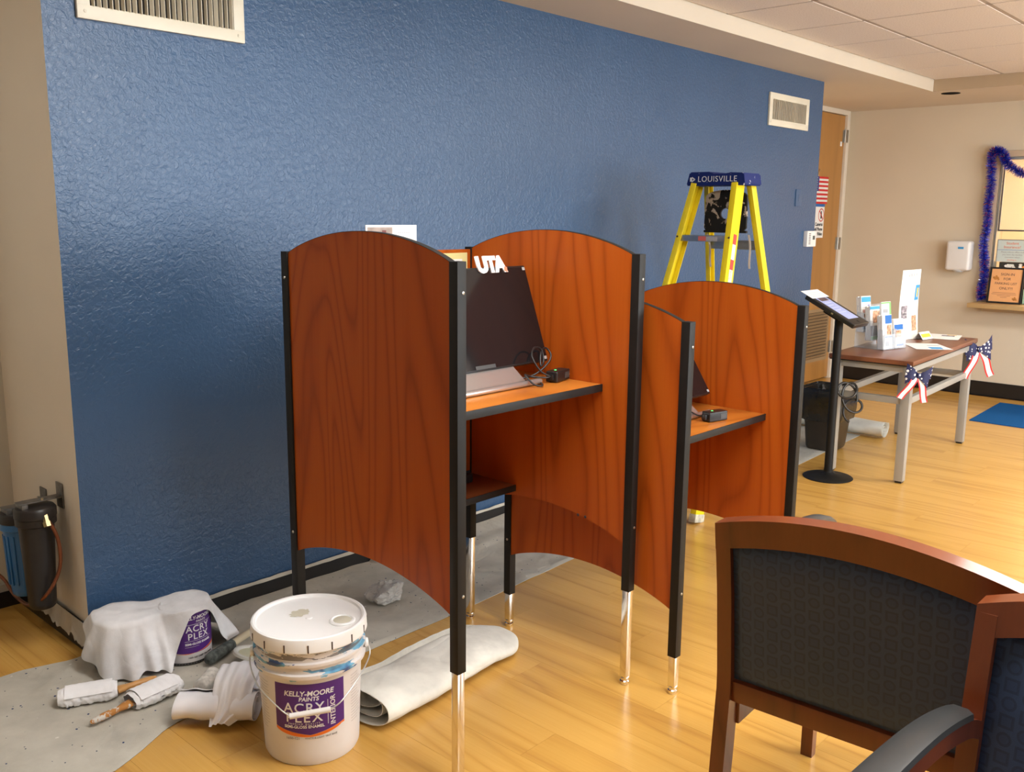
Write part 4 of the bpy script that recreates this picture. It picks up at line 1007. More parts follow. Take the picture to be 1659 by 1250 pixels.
# two brushes wrapped in rags
def wrapped_brush(label, a, b, hand, hm, seed, wid):
    """rag roll lying from a to b, handle reaching on to hand"""
    a, b, hand = Vector(a), Vector(b), Vector(hand)
    t = thing('wrapped_brush', label, 'paint brush', (b.x, b.y, .019), 0, 'brushes wrapped in rag'); o = Vector((b.x, b.y, .008))
    ax = (b - a); L = ax.length; ax = ax.normalized(); side = Vector((-ax.y, ax.x, 0)); up = Vector((0, 0, 1))
    def fn(s, q):
        ang = 2 * PI * q; p = a - o + ax * (L * s)
        e = 1 - .25 * (abs(2 * s - 1) ** 6)
        k = noise.noise((s * 9 + seed, ang * .8, 1)) * .14 + noise.noise((s * 30 + seed, math.cos(ang) * 2, math.sin(ang) * 2)) * .14
        w = wid * e * (1 + k); h = .027 * e * (1 + k)
        return p + side * (w * math.cos(ang)) + up * (max(-.0165, h * math.sin(ang)) + .018)
    bm = B(); sheet(bm, fn, 40, 40); bmesh.ops.remove_doubles(bm, verts=bm.verts, dist=.0003)
    es = [e for e in bm.edges if e.is_boundary]; bmesh.ops.edgeloop_fill(bm, edges=es)
    w = obj('rag_wrap', bm, rag, t, 60)
    bm = B()      # loose turned-over flap of the rag
    def fl(s, q):
        ang = .5 + 2.2 * q; p = a - o + ax * (L * (.12 + .80 * s)); rr = 1.07 + .04 * noise.noise((s * 12, q * 4, seed))
        return p + side * (wid * rr * math.cos(ang)) + up * (.0285 * rr * math.sin(ang) + .018 + .001)
    sheet(bm, fl, 24, 10); solid(bm, .0012); obj('rag_flap', bm, rag, w, 60)
    d = (hand - b); HL = d.length; d = d.normalized(); sd = Vector((-d.y, d.x, 0))
    prof = [(-.03, .022, .008), (0, .020, .009), (.12, .017, .010), (.28, .0095, .009), (.45, .0115, .010), (.7, .0125, .010), (.9, .0095, .008), (.98, .006, .005), (1, .001, .001)]
    bm = B(); rings = []
    for s, w_, h in prof:
        c = b - o + d * (HL * s) + up * .014
        rings.append([bm.verts.new(c + sd * (w_ * math.cos(2 * PI * k / 16)) + up * (h * math.sin(2 * PI * k / 16))) for k in range(16)])
    for r0, r1 in zip(rings, rings[1:]):
        for k in range(16): bm.faces.new((r0[k], r0[(k + 1) % 16], r1[(k + 1) % 16], r1[k]))
    bm.faces.new(rings[0][::-1]); bm.faces.new(rings[-1]); hd = obj('handle', bm, hm, t, 50)
    return t
wrapped_brush('brush in a crumpled white rag with orange wood handle, nearer the rag covered cans', (-.222, -.292, 0), (-.070, -.362, 0), (.052, -.372, 0), handle_wood, 1, .043)
wrapped_brush('brush in a white rag with paint worn handle pointing to the lower left', (.082, -.452, 0), (-.080, -.468, 0), (-.212, -.492, 0), handle_splat, 2, .045)
# pole with crusted grip
t = thing('roller_pole', 'pale wooden pole with a grey paint crusted grip beside the bucket', 'pole', (.212, -.395, .008), math.atan2(.10, .245))
bm = B(); tube(bm, [(0, 0, .021), (.004, 0, .021), (.012, 0, .021), (.03, 0, .021), (.09, 0, .021), (.135, 0, .021), (.140, 0, .021)], [.004, .013, .0185, .0205, .0195, .0175, .013], 18); obj('grip', bm, grip, t, 60)
bm = B(); tube(bm, [(.139, 0, .021), (.20, 0, .021), (.34, 0, .021)], [.0125, .0130, .0125], 16); obj('shaft', bm, pole_wood, t, 60)
# cream can lid standing behind the bucket
t = thing('can_lid', 'round cream stained can lid on the drop cloth behind the bucket', 'lid', (.345, -.475, .012))
bm = B(); lathe(bm, [(.001, .004), (.060, .004), (.064, .010), (.070, .012), (.076, .010), (.078, .002), (.072, 0), (.001, 0)], 40, Matrix.Rotation(.25, 4, 'Y') @ Matrix.Translation((0, 0, .018))); obj('rim', bm, mat('lid_rim_white', (.62, .61, .56), .4), t, 40)
bm = B(); lathe(bm, [(.058, .0045), (.03, .006), (.001, .006)], 32, Matrix.Rotation(.25, 4, 'Y') @ Matrix.Translation((0, 0, .0185)), cap=False); obj('dried_paint', bm, lid_cream, t, 40)
# bundle wrapped in white plastic sheet: roll of folded layers, a twisted swag over it, a roller nap and a handle end showing
def bag_bundle():
    A = Vector((-.012, -.622, 0)); Bv = Vector((.150, -.800, 0)); ax = (Bv - A); L = ax.length; ax = ax.normalized(); sd = Vector((-ax.y, ax.x, 0)); up = Vector((0, 0, 1))
    t = thing('plastic_bundle', 'roller bundled in folded white plastic sheet left of the bucket', 'plastic bundle', (0, 0, .013))
    bm = B()
    def roll(s, q):
        ang = q * 2 * PI * 4.2; r = .014 + .027 * q; st_ = .020 * (1 - q)
        k = 1 + .12 * noise.noise((s * 7, ang * .5, 2)) + .2 * max(0, s - .6)
        p = A + ax * (L * s + (st_ if s < .02 else 0) - (.010 * noise.noise((q * 7, 1, 1)) if s < .02 else 0))
        return p + sd * (1.35 * r * k * math.cos(ang)) + up * max(.0005, .041 + r * k * math.sin(ang))
    sheet(bm, roll, 26, 90); solid(bm, .0009); obj('folded_roll', bm, bag_white, t, 60)
    Lc = catmull([(.165, -.585, .085), (.135, -.630, .108), (.085, -.680, .100), (.045, -.725, .045), (.022, -.748, .003)], 8); Rc_ = catmull([(.240, -.690, .105), (.205, -.735, .118), (.155, -.780, .098), (.105, -.805, .035), (.070, -.785, .003)], 8)
    m = len(Lc) - 1
    bm = B()   # gathered swag falling over the roll toward the floor
    def swag(s, q):
        i = int(round(s * m)); a, b = Lc[i], Rc_[i]; c = a.lerp(b, q)
        c = c + Vector((-.45, -.45, .77)) * (.022 * math.sin(PI * q) + .0045 * math.sin(q * 24 + s * 2) + .006 * noise.noise((q * 5, s * 4, 3)))
        c.z = max(.002 + .003 * abs(math.sin(q * 24)), c.z); return c
    sheet(bm, swag, m, 48); solid(bm, .0008); obj('gathered_swag', bm, bag_white, t, 70)
    bm = B()   # the bunched rest of the sheet behind the swag
    bmesh.ops.create_icosphere(bm, subdivisions=4, radius=1)
    for v in bm.verts:
        p = v.co.copy(); k = .85 + .22 * noise.noise(p * 1.6) + .16 * (1 - 2 * abs(noise.noise(p * 3.1 + Vector((3, 1, 4)))))
        v.co = Vector((.168 + p.x * .066 * k, -.690 + p.y * .085 * k, max(.002, .050 + p.z * .052 * k)))
    obj('bunched_sheet', bm, bag_white, t, 60)
    bm = B(); c = Vector((.120, -.556, .031)); d = Vector((.8, .6, 0)); s_ = Vector((-.6, .8, 0))
    def nap(s, q):
        ang = 2 * PI * q; r = .027 * (1 + .10 * noise.noise((s * 22, math.cos(ang) * 5, math.sin(ang) * 5))) * (1 if .06 < s < .94 else .72)
        return c + d * (.10 * (s - .35)) + s_ * r * math.cos(ang) + up * r * math.sin(ang)
    sheet(bm, nap, 16, 24); bmesh.ops.remove_doubles(bm, verts=bm.verts, dist=.0004); es = [e for e in bm.edges if e.is_boundary]; bmesh.ops.edgeloop_fill(bm, edges=es); obj('roller_nap', bm, mat('roller_nap', (.60, .57, .52), .95, 0, .25, 60, .3, 160, .002), t, 70)
    bm = B(); tube(bm, [(.190, -.625, .078), (.208, -.640, .080)], .0115, 14); obj('ferrule', bm, silver, t, 50)
    bm = B(); tube(bm, [(.207, -.639, .080), (.226, -.655, .082), (.231, -.659, .082)], [.0095, .0105, .006], 12); obj('handle_end', bm, handle_wood, t, 50)
bag_bundle()
def crumpled_bag():
    bm = B(); bmesh.ops.create_icosphere(bm, subdivisions=5, radius=1)
    rnd = random.Random(21); planes = [(Vector((rnd.gauss(0, 1), rnd.gauss(0, 1), rnd.gauss(0, 1))).normalized(), rnd.uniform(.55, 1.0)) for _ in range(46)]
    for v in bm.verts:
        p = v.co.copy(); k = min(min(1.15, h / max(.05, p.dot(n))) for n, h in planes)       # creased facets
        a = math.atan2(p.y, p.x)
        k *= .92 + .16 * max(0, math.cos(a * 2.5 - .4)) + .30 * (1 - 2 * abs(noise.noise(p * 2.4 + Vector((1, 7, 3))))) * .5
        k *= 1 + .05 * (1 - 2 * abs(noise.noise(p * 7 + Vector((4, 2, 1)))))
        v.co = Vector((p.x * .095 * k, p.y * .090 * k, max(-.022, p.z * .062 * k)))
    o = obj('crumpled_bag', bm, bag_clear, None, 22); o.location = (.972, -.395, .037); tag(o, 'crumpled clear plastic bag on the drop cloth behind the bucket', 'plastic bag')
crumpled_bag()
def folded_canvas():
    """drop cloth folded into a long flat roll, loose layers at the near end"""
    bm = B()
    XA, XZ = .37, 1.035
    def fn(s, q):
        turns = 2.6; ang = q * turns * 2 * PI + 2.6; g = .25 + .75 * q
        taper = 1 - .42 * max(0, (s - .86) / .14) ** 2
        x = XA + (XZ - XA) * s + (.040 * (.5 - q) - .015 * math.cos(ang)) * max(0, 1 - s * 5) + .012 * noise.noise((q * 8, 1, 4)) * (1 if s in (0, 1) else 0)
        w = .148 * g * taper * (1 + .05 * noise.noise((x * 4, 2, 6))); h = (.014 + .030 * q) * (1 - .35 * max(0, (s - .7) / .3) + .25 * max(0, 1 - s * 4))
        ca, sa = math.cos(ang), math.sin(ang)
        cy = math.copysign(abs(ca) ** .75, ca) * w; cz = math.copysign(abs(sa) ** .8, sa) * h
        yc = -.985 + .045 * (s - .5) + .010 * noise.noise((x * 3, 5, 5))
        zc = .004 + (.014 + .030) * 1.02 * (1 - .35 * max(0, (s - .7) / .3) + .25 * max(0, 1 - s * 4))
        z = zc + cz + .007 * noise.noise((x * 6, cy * 11, 7)) * (1 if cz > 0 else .2) * (.3 + .7 * q) + .004 * noise.noise((x * 18, cy * 20, 2)) * q
        return (x, yc + cy, max(.002, z))
    sheet(bm, fn, 70, 110); solid(bm, .0022)
    tag(obj('folded_drop_cloth', bm, canvas_clean, None, 60), 'folded cream canvas drop cloth lying on the wood floor right of the bucket', 'folded cloth')
folded_canvas()

# ================================================================ WAITING CHAIRS
def chair(label, loc, rz):
    """wood armchair facing local +x"""
    t = thing('waiting_chair', label, 'chair', loc, rz, 'blue upholstered waiting chairs')
    PR = [(-.040, 0), (-.012, .27), (.005, .48), (-.018, .695), (-.042, .845)]
    def xb(z):
        for (a, b), (c, d) in zip(PR, PR[1:]):
            if b <= z <= d: return a + (c - a) * (z - b) / (d - b)
        return PR[-1][0] + (z - .845) * -.16
    zs = [.845 * k / 20 for k in range(21)]
    for sy in (-1, 1):
        bm = B(); w = lambda z: .017 + .006 * min(1, z / .3)
        strip_solid(bm, [(xb(z) - w(z), z) for z in zs], [(xb(z) + w(z), z) for z in zs], lambda a, b, u: (a, u, b), sy * .275 - .0165, sy * .275 + .0165)
        obj('rear_leg', bm, chair_wood, t, 30)
    n = 30; bm = B()
    yy = [-.2915 + .583 * k / n for k in range(n + 1)]; arch = lambda y: .052 * (1 - (y / .2915) ** 2)
    def crest(x0, x1):
        T = [(y, .857 + arch(y)) for y in yy]; Bo = [(y, .797 + arch(y) * .98) for y in yy]
        strip_solid(bm, T, Bo, lambda a, b, u: (xb(b) + u + .018 * (1 - (a / .2915) ** 2) * -1, a, b), x0, x1)
    crest(-.0245, .0235); obj('crest_rail', bm, chair_wood, t, 40)
    bm = B(); box(bm, xb(.462) - .016, xb(.462) + .016, -.259, .259, .440, .487, .003); obj('back_rail', bm, chair_wood, t)
    # upholstered back: pad on both faces
    m = 26
    def pad(face):
        def fn(s, q):
            y = -.2585 + .517 * s; zt = .797 + arch(y) * .98 - .003; z = .490 + (zt - .490) * q
            e = min(1, 7 * min(s, 1 - s)) ** .5 * min(1, 7 * min(q, 1 - q)) ** .5
            c = -.018 * (1 - (y / .2915) ** 2) * q
            return (xb(min(z, .86)) + c + face * (.006 + .013 * e), y, z)
        sheet(b2, fn, m, m)
    b2 = B(); pad(1); pad(-1)
    # close the rim between both faces
    bmesh.ops.bridge_loops(b2, edges=[e for e in b2.edges if e.is_boundary]); obj('back_cushion', b2, fabric, t, 60)
    # seat
    bm = B()
    def seat(s, q):
        x = .022 + .535 * s; y = (-.250 - .020 * s) + (.50 + .040 * s) * q; e = min(1, 9 * min(s, 1 - s)) ** .5 * min(1, 9 * min(q, 1 - q)) ** .5
        return (x, y, .445 + .038 * e)
    sheet(bm, seat, 20, 20); g = [e for e in bm.edges if e.is_boundary]
    r = bmesh.ops.extrude_edge_only(bm, edges=g); vs = [v for v in r['geom'] if isinstance(v, bmesh.types.BMVert)]
    for v in vs: v.co.z = .428
    bmesh.ops.edgeloop_fill(bm, edges=[e for e in bm.edges if e.is_boundary]); obj('seat_cushion', bm, fabric, t, 60)
    bm = B(); box(bm, .02, .60, -.275, -.252, .372, .428, .003); obj('seat_rail', bm, chair_wood, t)
    bm = B(); box(bm, .02, .60, .252, .275, .372, .428, .003); obj('seat_rail', bm, chair_wood, t)
    bm = B(); box(bm, .572, .595, -.275, .275, .372, .428, .003); obj('seat_rail', bm, chair_wood, t)
    for sy in (-1, 1):
        bm = B(); strip_solid(bm, [(.590, 0), (.583, .40), (.590, .654)], [(.618, 0), (.626, .40), (.628, .654)], lambda a, b, u: (a, u, b), sy * .300 - .016, sy * .300 + .016); obj('front_leg', bm, chair_wood, t)
        # arm: rises from the post, runs level and bends down at the front
        ap = catmull([(.006, sy * .277, .668), (.07, sy * .281, .694), (.20, sy * .290, .712), (.38, sy * .300, .712), (.52, sy * .305, .704), (.62, sy * .305, .682), (.668, sy * .305, .652)], 8); T, Bo = [], []
        bm = B(); rows = []
        for i, p in enumerate(ap):
            tn = (ap[min(i + 1, len(ap) - 1)] - ap[max(i - 1, 0)]).normalized(); up = Vector((-tn.z, 0, tn.x)).normalized(); s_ = i / (len(ap) - 1); hw = .026 - .006 * abs(2 * s_ - 1)
            th = .030 + (.030 * math.exp(-((s_ - .93) / .08) ** 2))
            rows.append([bm.verts.new(p + Vector((0, hw * a, 0)) + up * b) for a, b in ((-1, 0), (1, 0), (1, -th), (-1, -th))])
        for a, b in zip(rows, rows[1:]):
            for k in range(4): bm.faces.new((a[k], a[(k + 1) % 4], b[(k + 1) % 4], b[k]))
        bm.faces.new(rows[0][::-1]); bm.faces.new(rows[-1]); ar = obj('arm', bm, chair_wood, t, 40)
        bm = B(); rows = []
        for i, p in enumerate(ap[7:]):
            i += 7; tn = (ap[min(i + 1, len(ap) - 1)] - ap[max(i - 1, 0)]).normalized(); up = Vector((-tn.z, 0, tn.x)).normalized(); s_ = i / (len(ap) - 1); hw = .027 - .006 * abs(2 * s_ - 1)
            rows.append([bm.verts.new(p + Vector((0, hw * a, 0)) + up * b) for a, b in ((-1, .0005), (-.92, .010), (-.5, .015), (.5, .015), (.92, .010), (1, .0005))])
        for a, b in zip(rows, rows[1:]):
            for k in range(6): bm.faces.new((a[k], a[(k + 1) % 6], b[(k + 1) % 6], b[k]))
        bm.faces.new(rows[0][::-1]); bm.faces.new(rows[-1]); obj('arm_pad', bm, arm_black, ar, 50)
    return t
chair('mahogany armchair seen from behind with dark blue back, left of the two', (.546, -2.400, 0), .065)
chair('mahogany armchair facing left with blue patterned back at the right frame edge', (.382, -2.938, 0), PI)

# ================================================================ TABLE, KIOSK, BIN AND MAT
TR = math.radians(3.1)
def tw(x, y, z=0):      # table local to world
    return (4.035 + x * math.cos(TR) - y * math.sin(TR), -1.245 + x * math.sin(TR) + y * math.cos(TR), z)
t = thing('console_table', 'narrow table with brown top and grey metal legs under the brochures', 'table', tw(0, 0), TR)
TL, TD = 1.375, .475
bm = B(); box(bm, 0, TL, 0, TD, .684, .710, .0025); obj('tabletop', bm, table_wood, t)
bm = B(); box(bm, .004, TL - .004, .004, TD - .004, .678, .684); obj('underside_edge', bm, black_edge, t, 0)
lg = [(.03, .012), (TL - .085, .012), (.03, TD - .062), (TL - .085, TD - .062)]
for a, b in lg:
    bm = B(); box(bm, a, a + .05, b, b + .05, .012, .678, .003); l_ = obj('leg', bm, grey_paint, t)
    bm = B(); box(bm, a + .006, a + .044, b + .006, b + .044, 0, .0125, .002); obj('foot_cap', bm, plastic_black, l_)
def bar(x0, x1, y0, y1, z0, z1, nm): bm = B(); box(bm, x0, x1, y0, y1, z0, z1, .002); obj(nm, bm, grey_paint, t)
for y in (.016, TD - .058): bar(.08, TL - .085, y, y + .04, .640, .678, 'apron_rail')
for x in (.034, TL - .081): bar(x, x + .04, .062, TD - .062, .640, .678, 'apron_rail')
for y in (.022, TD - .052): bar(.08, TL - .085, y, y + .03, .455, .492, 'stretcher')
for x in (.040, TL - .075): bar(x, x + .03, .062, TD - .062, .455, .492, 'stretcher')
def bow(label, loc, rz, s, roll):
    t = thing('ribbon_bow', label, 'bow', loc, rz, 'patriotic ribbon bows'); Rm = Matrix.Rotation(roll, 4, 'Y')
    for k, (dx, dz, a0) in enumerate(((-1, .25, .3), (1, .35, -.2), (-.9, -.25, 0), (.9, -.35, .2))):
        def fn(u, v, dx=dx, dz=dz):
            l = .085 * s * u; w = (.018 + .034 * u) * s
            return Rm @ Vector((dx * l, -.012 * s - .016 * s * math.sin(PI * u) - (.010 * (k % 2)), dz * l + (v - .5) * 2 * w * (.9 if u > .1 else .6) + .006 * s * math.sin(v * 9 + k)))
        bm = B(); sheet(bm, fn, 10, 8); solid(bm, .0012); obj('star_loop', bm, star_m, t, 60)
    for k, (sx, ln) in enumerate(((-1, .165), (1, .175))):
        bm = B()
        def fn(u, v, sx=sx, ln=ln):
            c = Vector((sx * (.012 + .075 * u ** 1.1) * s, -.016 * s - .012 * s * math.sin(u * 5), -ln * s * u * .98)); return Rm @ (c + Vector((1, 0, .25 * sx)) * ((v - .5) * .046 * s))
        g = sheet(bm, fn, 14, 5); bm.faces.ensure_lookup_table()
        for i, f in enumerate(bm.faces): f.material_index = (0, 1, 1, 1, 0)[i // 14]
        solid(bm, .0010); obj('striped_tail', bm, [red_rib, white_rib], t, 60)
    bm = B(); bx(bm, (0, -.022 * s, 0), (.024 * s, .022 * s, .034 * s), .006, Rm); obj('knot', bm, star_m, t, 60)
p = tw(.04, -.0, .634); bow('red, white and navy star bow tied at the near table corner', (p[0] - .012, p[1] - .016, p[2]), -.72, .86, .12)
p = tw(TL - .06, -.0, .648); bow('red, white and navy star bow tied at the far table corner', (p[0], p[1] - .012, p[2]), -.62, 1.15, -.12)
# brochure rack
t = thing('brochure_rack', 'clear acrylic brochure rack in steps on the brown table', 'brochure rack', (4.352, -.955, .7105), -.20)
def pocket(x, y, z, w, d, h):
    bm = B(); box(bm, x, x + w, y - .002, y, z, z + h * .45); box(bm, x, x + w, y + d, y + d + .002, z, z + h * .8); box(bm, x - .002, x, y - .002, y + d, z, z + h * .6); box(bm, x + w, x + w + .002, y - .002, y + d, z, z + h * .6); box(bm, x, x + w, y - .002, y + d, z - .002, z); obj('pocket', bm, acrylic, t, 0)
TIER = [(0, 0, .004), (0, .085, .050), (0, .150, .095)]
for (x, y, z) in TIER:
    for c in range(2): pocket(x + c * .118, y, z, .108, .045, .20)
bm = B(); box(bm, 0, .23, .045, .200, 0, .003); box(bm, 0, .23, .199, .201, 0, .12); obj('rack_base', bm, acrylic, t, 0)
def brochure(label, x, y, z, th, h, look):
    o = thing('brochure_stack', label, 'brochure', (t.matrix_basis @ Vector((x, y, z)))[:], -.20, 'brochures in the acrylic rack'); Rm = Matrix.Rotation(-.12, 4, 'X')
    n = max(2, int(th / .006))
    for k in range(n):
        bm = B(); box(bm, .004, .102, k * th / n + .0006, (k + 1) * th / n, .001, h - (k % 3) * .003, 0, Rm); obj('leaflet', bm, paper, o, 0)
    def pr(x0, x1, z0, z1, m): bm = B(); box(bm, x0, x1, -.0004, .0004, z0 * h, z1 * h, 0, Rm); obj('cover_print', bm, m, o, 0)
    for a in look: pr(*a)
    return o
brochure('front stack of brochures with a blue heading and a tan portrait photo', .0, .006, .006, .034, .205, [(.034, .100, .74, .985, print_blue), (.05, .096, .40, .70, skin_print), (.03, .1, .33, .37, print_blue), (.03, .07, .08, .22, print_grey)])
brochure('second front stack of brochures beside the tan portrait one, blue photo on it', .118, .006, .006, .03, .175, [(.01, .1, .62, .80, print_blue), (.02, .08, .36, .6, skin_print), (.03, .1, .05, .12, print_blue)])
brochure('brochures with a blue top edge and dark lower half in the middle tier', .0, .091, .052, .034, .205, [(.004, .102, .90, .99, print_sky), (.03, .1, .50, .86, skin_print), (.004, .102, .12, .42, mat('dark_cover', (.05, .05, .06), .5)), (.004, .102, .01, .11, print_green)])
brochure('pale green edged leaflet standing in the right middle pocket', .118, .091, .052, .012, .225, [(.004, .102, .95, .99, print_green), (.086, .102, .2, .95, print_green), (.02, .07, .70, .80, print_grey)])
brochure('tallest rear brochures with a bright blue heading band', .0, .156, .097, .034, .215, [(.008, .1, .83, .975, print_sky), (.02, .06, .52, .62, mat('pink_print', (.75, .42, .36), .6)), (.07, .09, .58, .76, mat('violet_print', (.3, .3, .5), .6)), (.03, .08, .38, .5, skin_print), (.01, .1, .06, .30, mat('slate_print', (.12, .16, .28), .6))])
def heading(o, txt, sz, x, z, m): text(txt, sz, Matrix.Rotation(-.12, 4, 'X') @ frame((x, -.0008, z), (1, 0, 0), (0, 0, 1)), m, o)
# tall flyer
o = thing('standing_flyer', 'tall white flyer with three small pictures standing on the table', 'flyer', (4.885, -.853, .7105), -.06)
bm = B()
cv = lambda x, z: .012 * math.sin(z * 9) + .020 * (x / .28 - .5) ** 2
sheet(bm, lambda s, q: (.278 * s + .012 * math.sin(q * 4) * (1 if s > .5 else .4), cv(.278 * s, q * .44) + .02 * q, .452 * q), 10, 20); solid(bm, .0008); obj('sheet', bm, paper, o, 50)
for (x0, x1, z0, z1, m) in ((.21, .275, .25, .35, print_sky), (.03, .11, .135, .22, photo_mix), (.18, .262, .05, .15, skin_print), (.235, .262, .27, .33, print_yellow)):
    bm = B(); sheet(bm, lambda s, q: (x0 + (x1 - x0) * s, cv(x0 + (x1 - x0) * s, z0 + (z1 - z0) * q) + .02 * (z0 + (z1 - z0) * q) / .452 - .0016, z0 + (z1 - z0) * q), 3, 6); obj('picture', bm, m, o, 0)
bm = B()
for k in range(4): bx(bm, (.09 + k * .035, cv(.12, .42) + .016, .418), (.016 if k in (1, 2) else .008, .0008, .022))
for k in range(18):
    if k in (4, 5, 9, 10): continue
    z = .39 - k * .0195; bx(bm, (.09, cv(.09, z) + .02 * z / .452 - .0018, z), (.09, .0008, .003))
obj('print_line', bm, mat('faint_print', (.62, .61, .60), .6), o, 0)['kind'] = 'stuff'
o = thing('tent_card', 'small folded tent card with an orange band on the table', 'card', (5.03, -.915, .7105), -.15)
for s_ in (1, -1):
    bm = B(); bx(bm, (.065, s_ * .017, .024), (.13, .0012, .055), 0, Matrix.Translation((0, 0, 0)) @ Matrix.Translation((.065, s_ * .017, .025)) @ Matrix.Rotation(s_ * .62, 4, 'X') @ Matrix.Translation((-.065, -s_ * .017, -.024))); obj('fold', bm, paper, o, 0)
bm = B(); bx(bm, (0, 0, 0), (.112, .0006, .026), 0, Matrix.Translation((.065, -.0178, .026)) @ Matrix.Rotation(-.62, 4, 'X')); obj('orange_band', bm, print_yellow, o, 0)
def flyer(label, c, rz, w, h, blk):
    o = thing('flat_flyer', label, 'flyer', (*c, .7105), rz, 'flyers lying on the table')
    bm = B(); sheet(bm, lambda s, q: ((s - .5) * w, (q - .5) * h, .0012 + .006 * max(0, s - .75) * 3 * max(0, .4 - q)), 8, 8); solid(bm, .0006); obj('sheet', bm, paper, o, 40)
    for (x0, x1, y0, y1, m) in blk:
        bm = B(); box(bm, x0 * w, x1 * w, y0 * h, y1 * h, .0014, .0020); obj('picture', bm, m, o, 0)
flyer('white flyer with a sky blue block lying on the table front', (4.735, -1.075), -.92, .215, .28, [(-.05, .32, -.42, -.12, print_sky), (.05, .4, .1, .16, print_grey)])
flyer('white flyer with a dark photo and yellow patch at the table far end', (5.31, -.985), -1.35, .20, .29, [(-.1, .30, .12, .34, photo_mix), (.05, .34, .36, .44, print_yellow)])
flyer('blank white sheet lying behind the tent card', (5.08, -.83), -.35, .20, .12, [])
# kiosk
t = thing('tablet_kiosk', 'black kiosk stand holding a tilted tablet left of the table', 'kiosk', (3.905, -.862, 0))
bm = B(); lathe(bm, [(.139, 0), (.141, .003), (.136, .007), (.10, .011), (.06, .019), (.03, .030), (.024, .038), (.001, .038)], 48); bs_ = obj('base', bm, black_steel, t, 50)
for k in range(4):
    bm = B(); bx(bm, (.072, 0, .0165), (.085, .012, .010), .003, Matrix.Rotation(k * PI / 2 + .5, 4, 'Z') @ Matrix.Translation((0, 0, .006)) @ Matrix.Rotation(.19, 4, 'Y')); obj('base_rib', bm, black_steel, bs_)
bm = B(); lathe(bm, [(.0255, .034), (.0235, .06), (.0235, .945), (.001, .945)], 28); obj('pole', bm, black_steel, t, 50)
KM = Matrix.Translation((-.005, .010, .985)) @ Matrix.Rotation(math.radians(26.7), 4, 'X')
bm = B(); box(bm, -.10, .10, -.163, .163, -.026, 0, .006, KM, 3); en = obj('tablet_enclosure', bm, plastic_black, t, 40)
bm = B(); box(bm, -.066, .066, -.105, .125, -.001, .0008, 0, KM); obj('tablet_screen', bm, mat('lit_tablet_screen', (.30, .34, .55), .2, emit=.55), en, 0)
bm = B(); box(bm, -.05, .05, .085, .118, .0009, .0013, 0, KM); obj('screen_header', bm, mat('screen_photo', (.10, .07, .09), .3, 0, .8, 50), en, 0)
bm = B()
for k in range(5): box(bm, -.055, .035 - (k % 2) * .02, .06 - k * .025, .066 - k * .025, .0009, .0012, 0, KM)
obj('screen_text', bm, mat('screen_text', (.5, .55, .75), .3), en, 0)
bm = B(); lathe(bm, [(.010, -.002), (.010, .001), (.001, .0012)], 16, KM @ Matrix.Translation((0, -.135, 0)), cap=False); obj('home_button', bm, black_edge, en)
bm = B(); bx(bm, (-.1005, -.02, -.013), (.002, .012, .008), 0, KM); obj('lock_key', bm, screw_m, en)
bm = B(); box(bm, -.045, .045, -.05, .05, -.05, -.026, .003, KM); obj('mount_plate', bm, black_steel, t)
o = thing('instruction_card', 'white card lying on the upper end of the kiosk tablet', 'card', (3.905, -.862, 0))
bm = B(); box(bm, -.108, .105, .118, .200, .0022, .0034, 0, KM); obj('card', bm, paper, o, 0)
bm = B()
for k in range(3): box(bm, -.07, .07, .135 + k * .018, .138 + k * .018, .0035, .0039, 0, KM)
obj('print_line', bm, mat('faint_print', (.62, .61, .60)), o, 0)
# coiled lock cable
bm = B(); cp = []
c0 = Vector((4.01, -.905, .46))
for k in range(120):
    s = k / 119; a = s * 2 * PI * 2.7
    r = .050 + .018 * math.sin(s * 11)
    cp.append(c0 + Vector((.62, -.78, 0)) * (r * math.cos(a) + .02 * s) + Vector((0, 0, 1)) * (r * 1.05 * math.sin(a) + .085 * math.sin(s * 4.6) - .02) + Vector((.78, .62, 0)) * (.02 * math.sin(s * 17)))
tube(bm, cp, .0068, 8); tag(obj('coiled_cable', bm, mat('clear_coated_cable', (.045, .042, .038), .2, .4), None, 70), 'black coiled security cable hanging between kiosk and table leg', 'cable')
# waste bin
t = thing('waste_bin', 'dark brown waste bin with a black liner under the table', 'bin', (4.565, -.545, .010), .06)
def rr(hx, hy, r, z, n=6):
    out = []
    for k, (sx, sy) in enumerate(((1, 1), (-1, 1), (-1, -1), (1, -1))):
        for i in range(n + 1):
            a = k * PI / 2 + i * PI / 2 / n; out.append((sx * (hx - r) + r * math.cos(a), sy * (hy - r) + r * math.sin(a), z))
    return out
def loftr(bm, rings):
    R_ = [[bm.verts.new(p) for p in r] for r in rings]
    for a, b in zip(R_, R_[1:]):
        for k in range(len(a)): bm.faces.new((a[k], a[(k + 1) % len(a)], b[(k + 1) % len(a)], b[k]))
    return R_
bm = B(); R_ = loftr(bm, [rr(.115, .095, .045, 0), rr(.120, .100, .045, .015), rr(.152, .128, .045, .375), rr(.160, .136, .045, .378), rr(.160, .136, .045, .390), rr(.150, .126, .045, .390), rr(.118, .098, .045, .02)]); bm.faces.new(R_[0][::-1]); bm.faces.new(R_[-1]); obj('bin_body', bm, bin_m, t, 40)
def liner(z, k, seed, d):
    out = []
    for i, p in enumerate(rr(.160, .136, .05, z, 14)):
        q = noise.noise((p[0] * 26, p[1] * 26, z * 18 + seed)); out.append((p[0] * (k + d * q), p[1] * (k + d * q), z + .012 * noise.noise((p[0] * 14, p[1] * 14, seed + 3))))
    return out
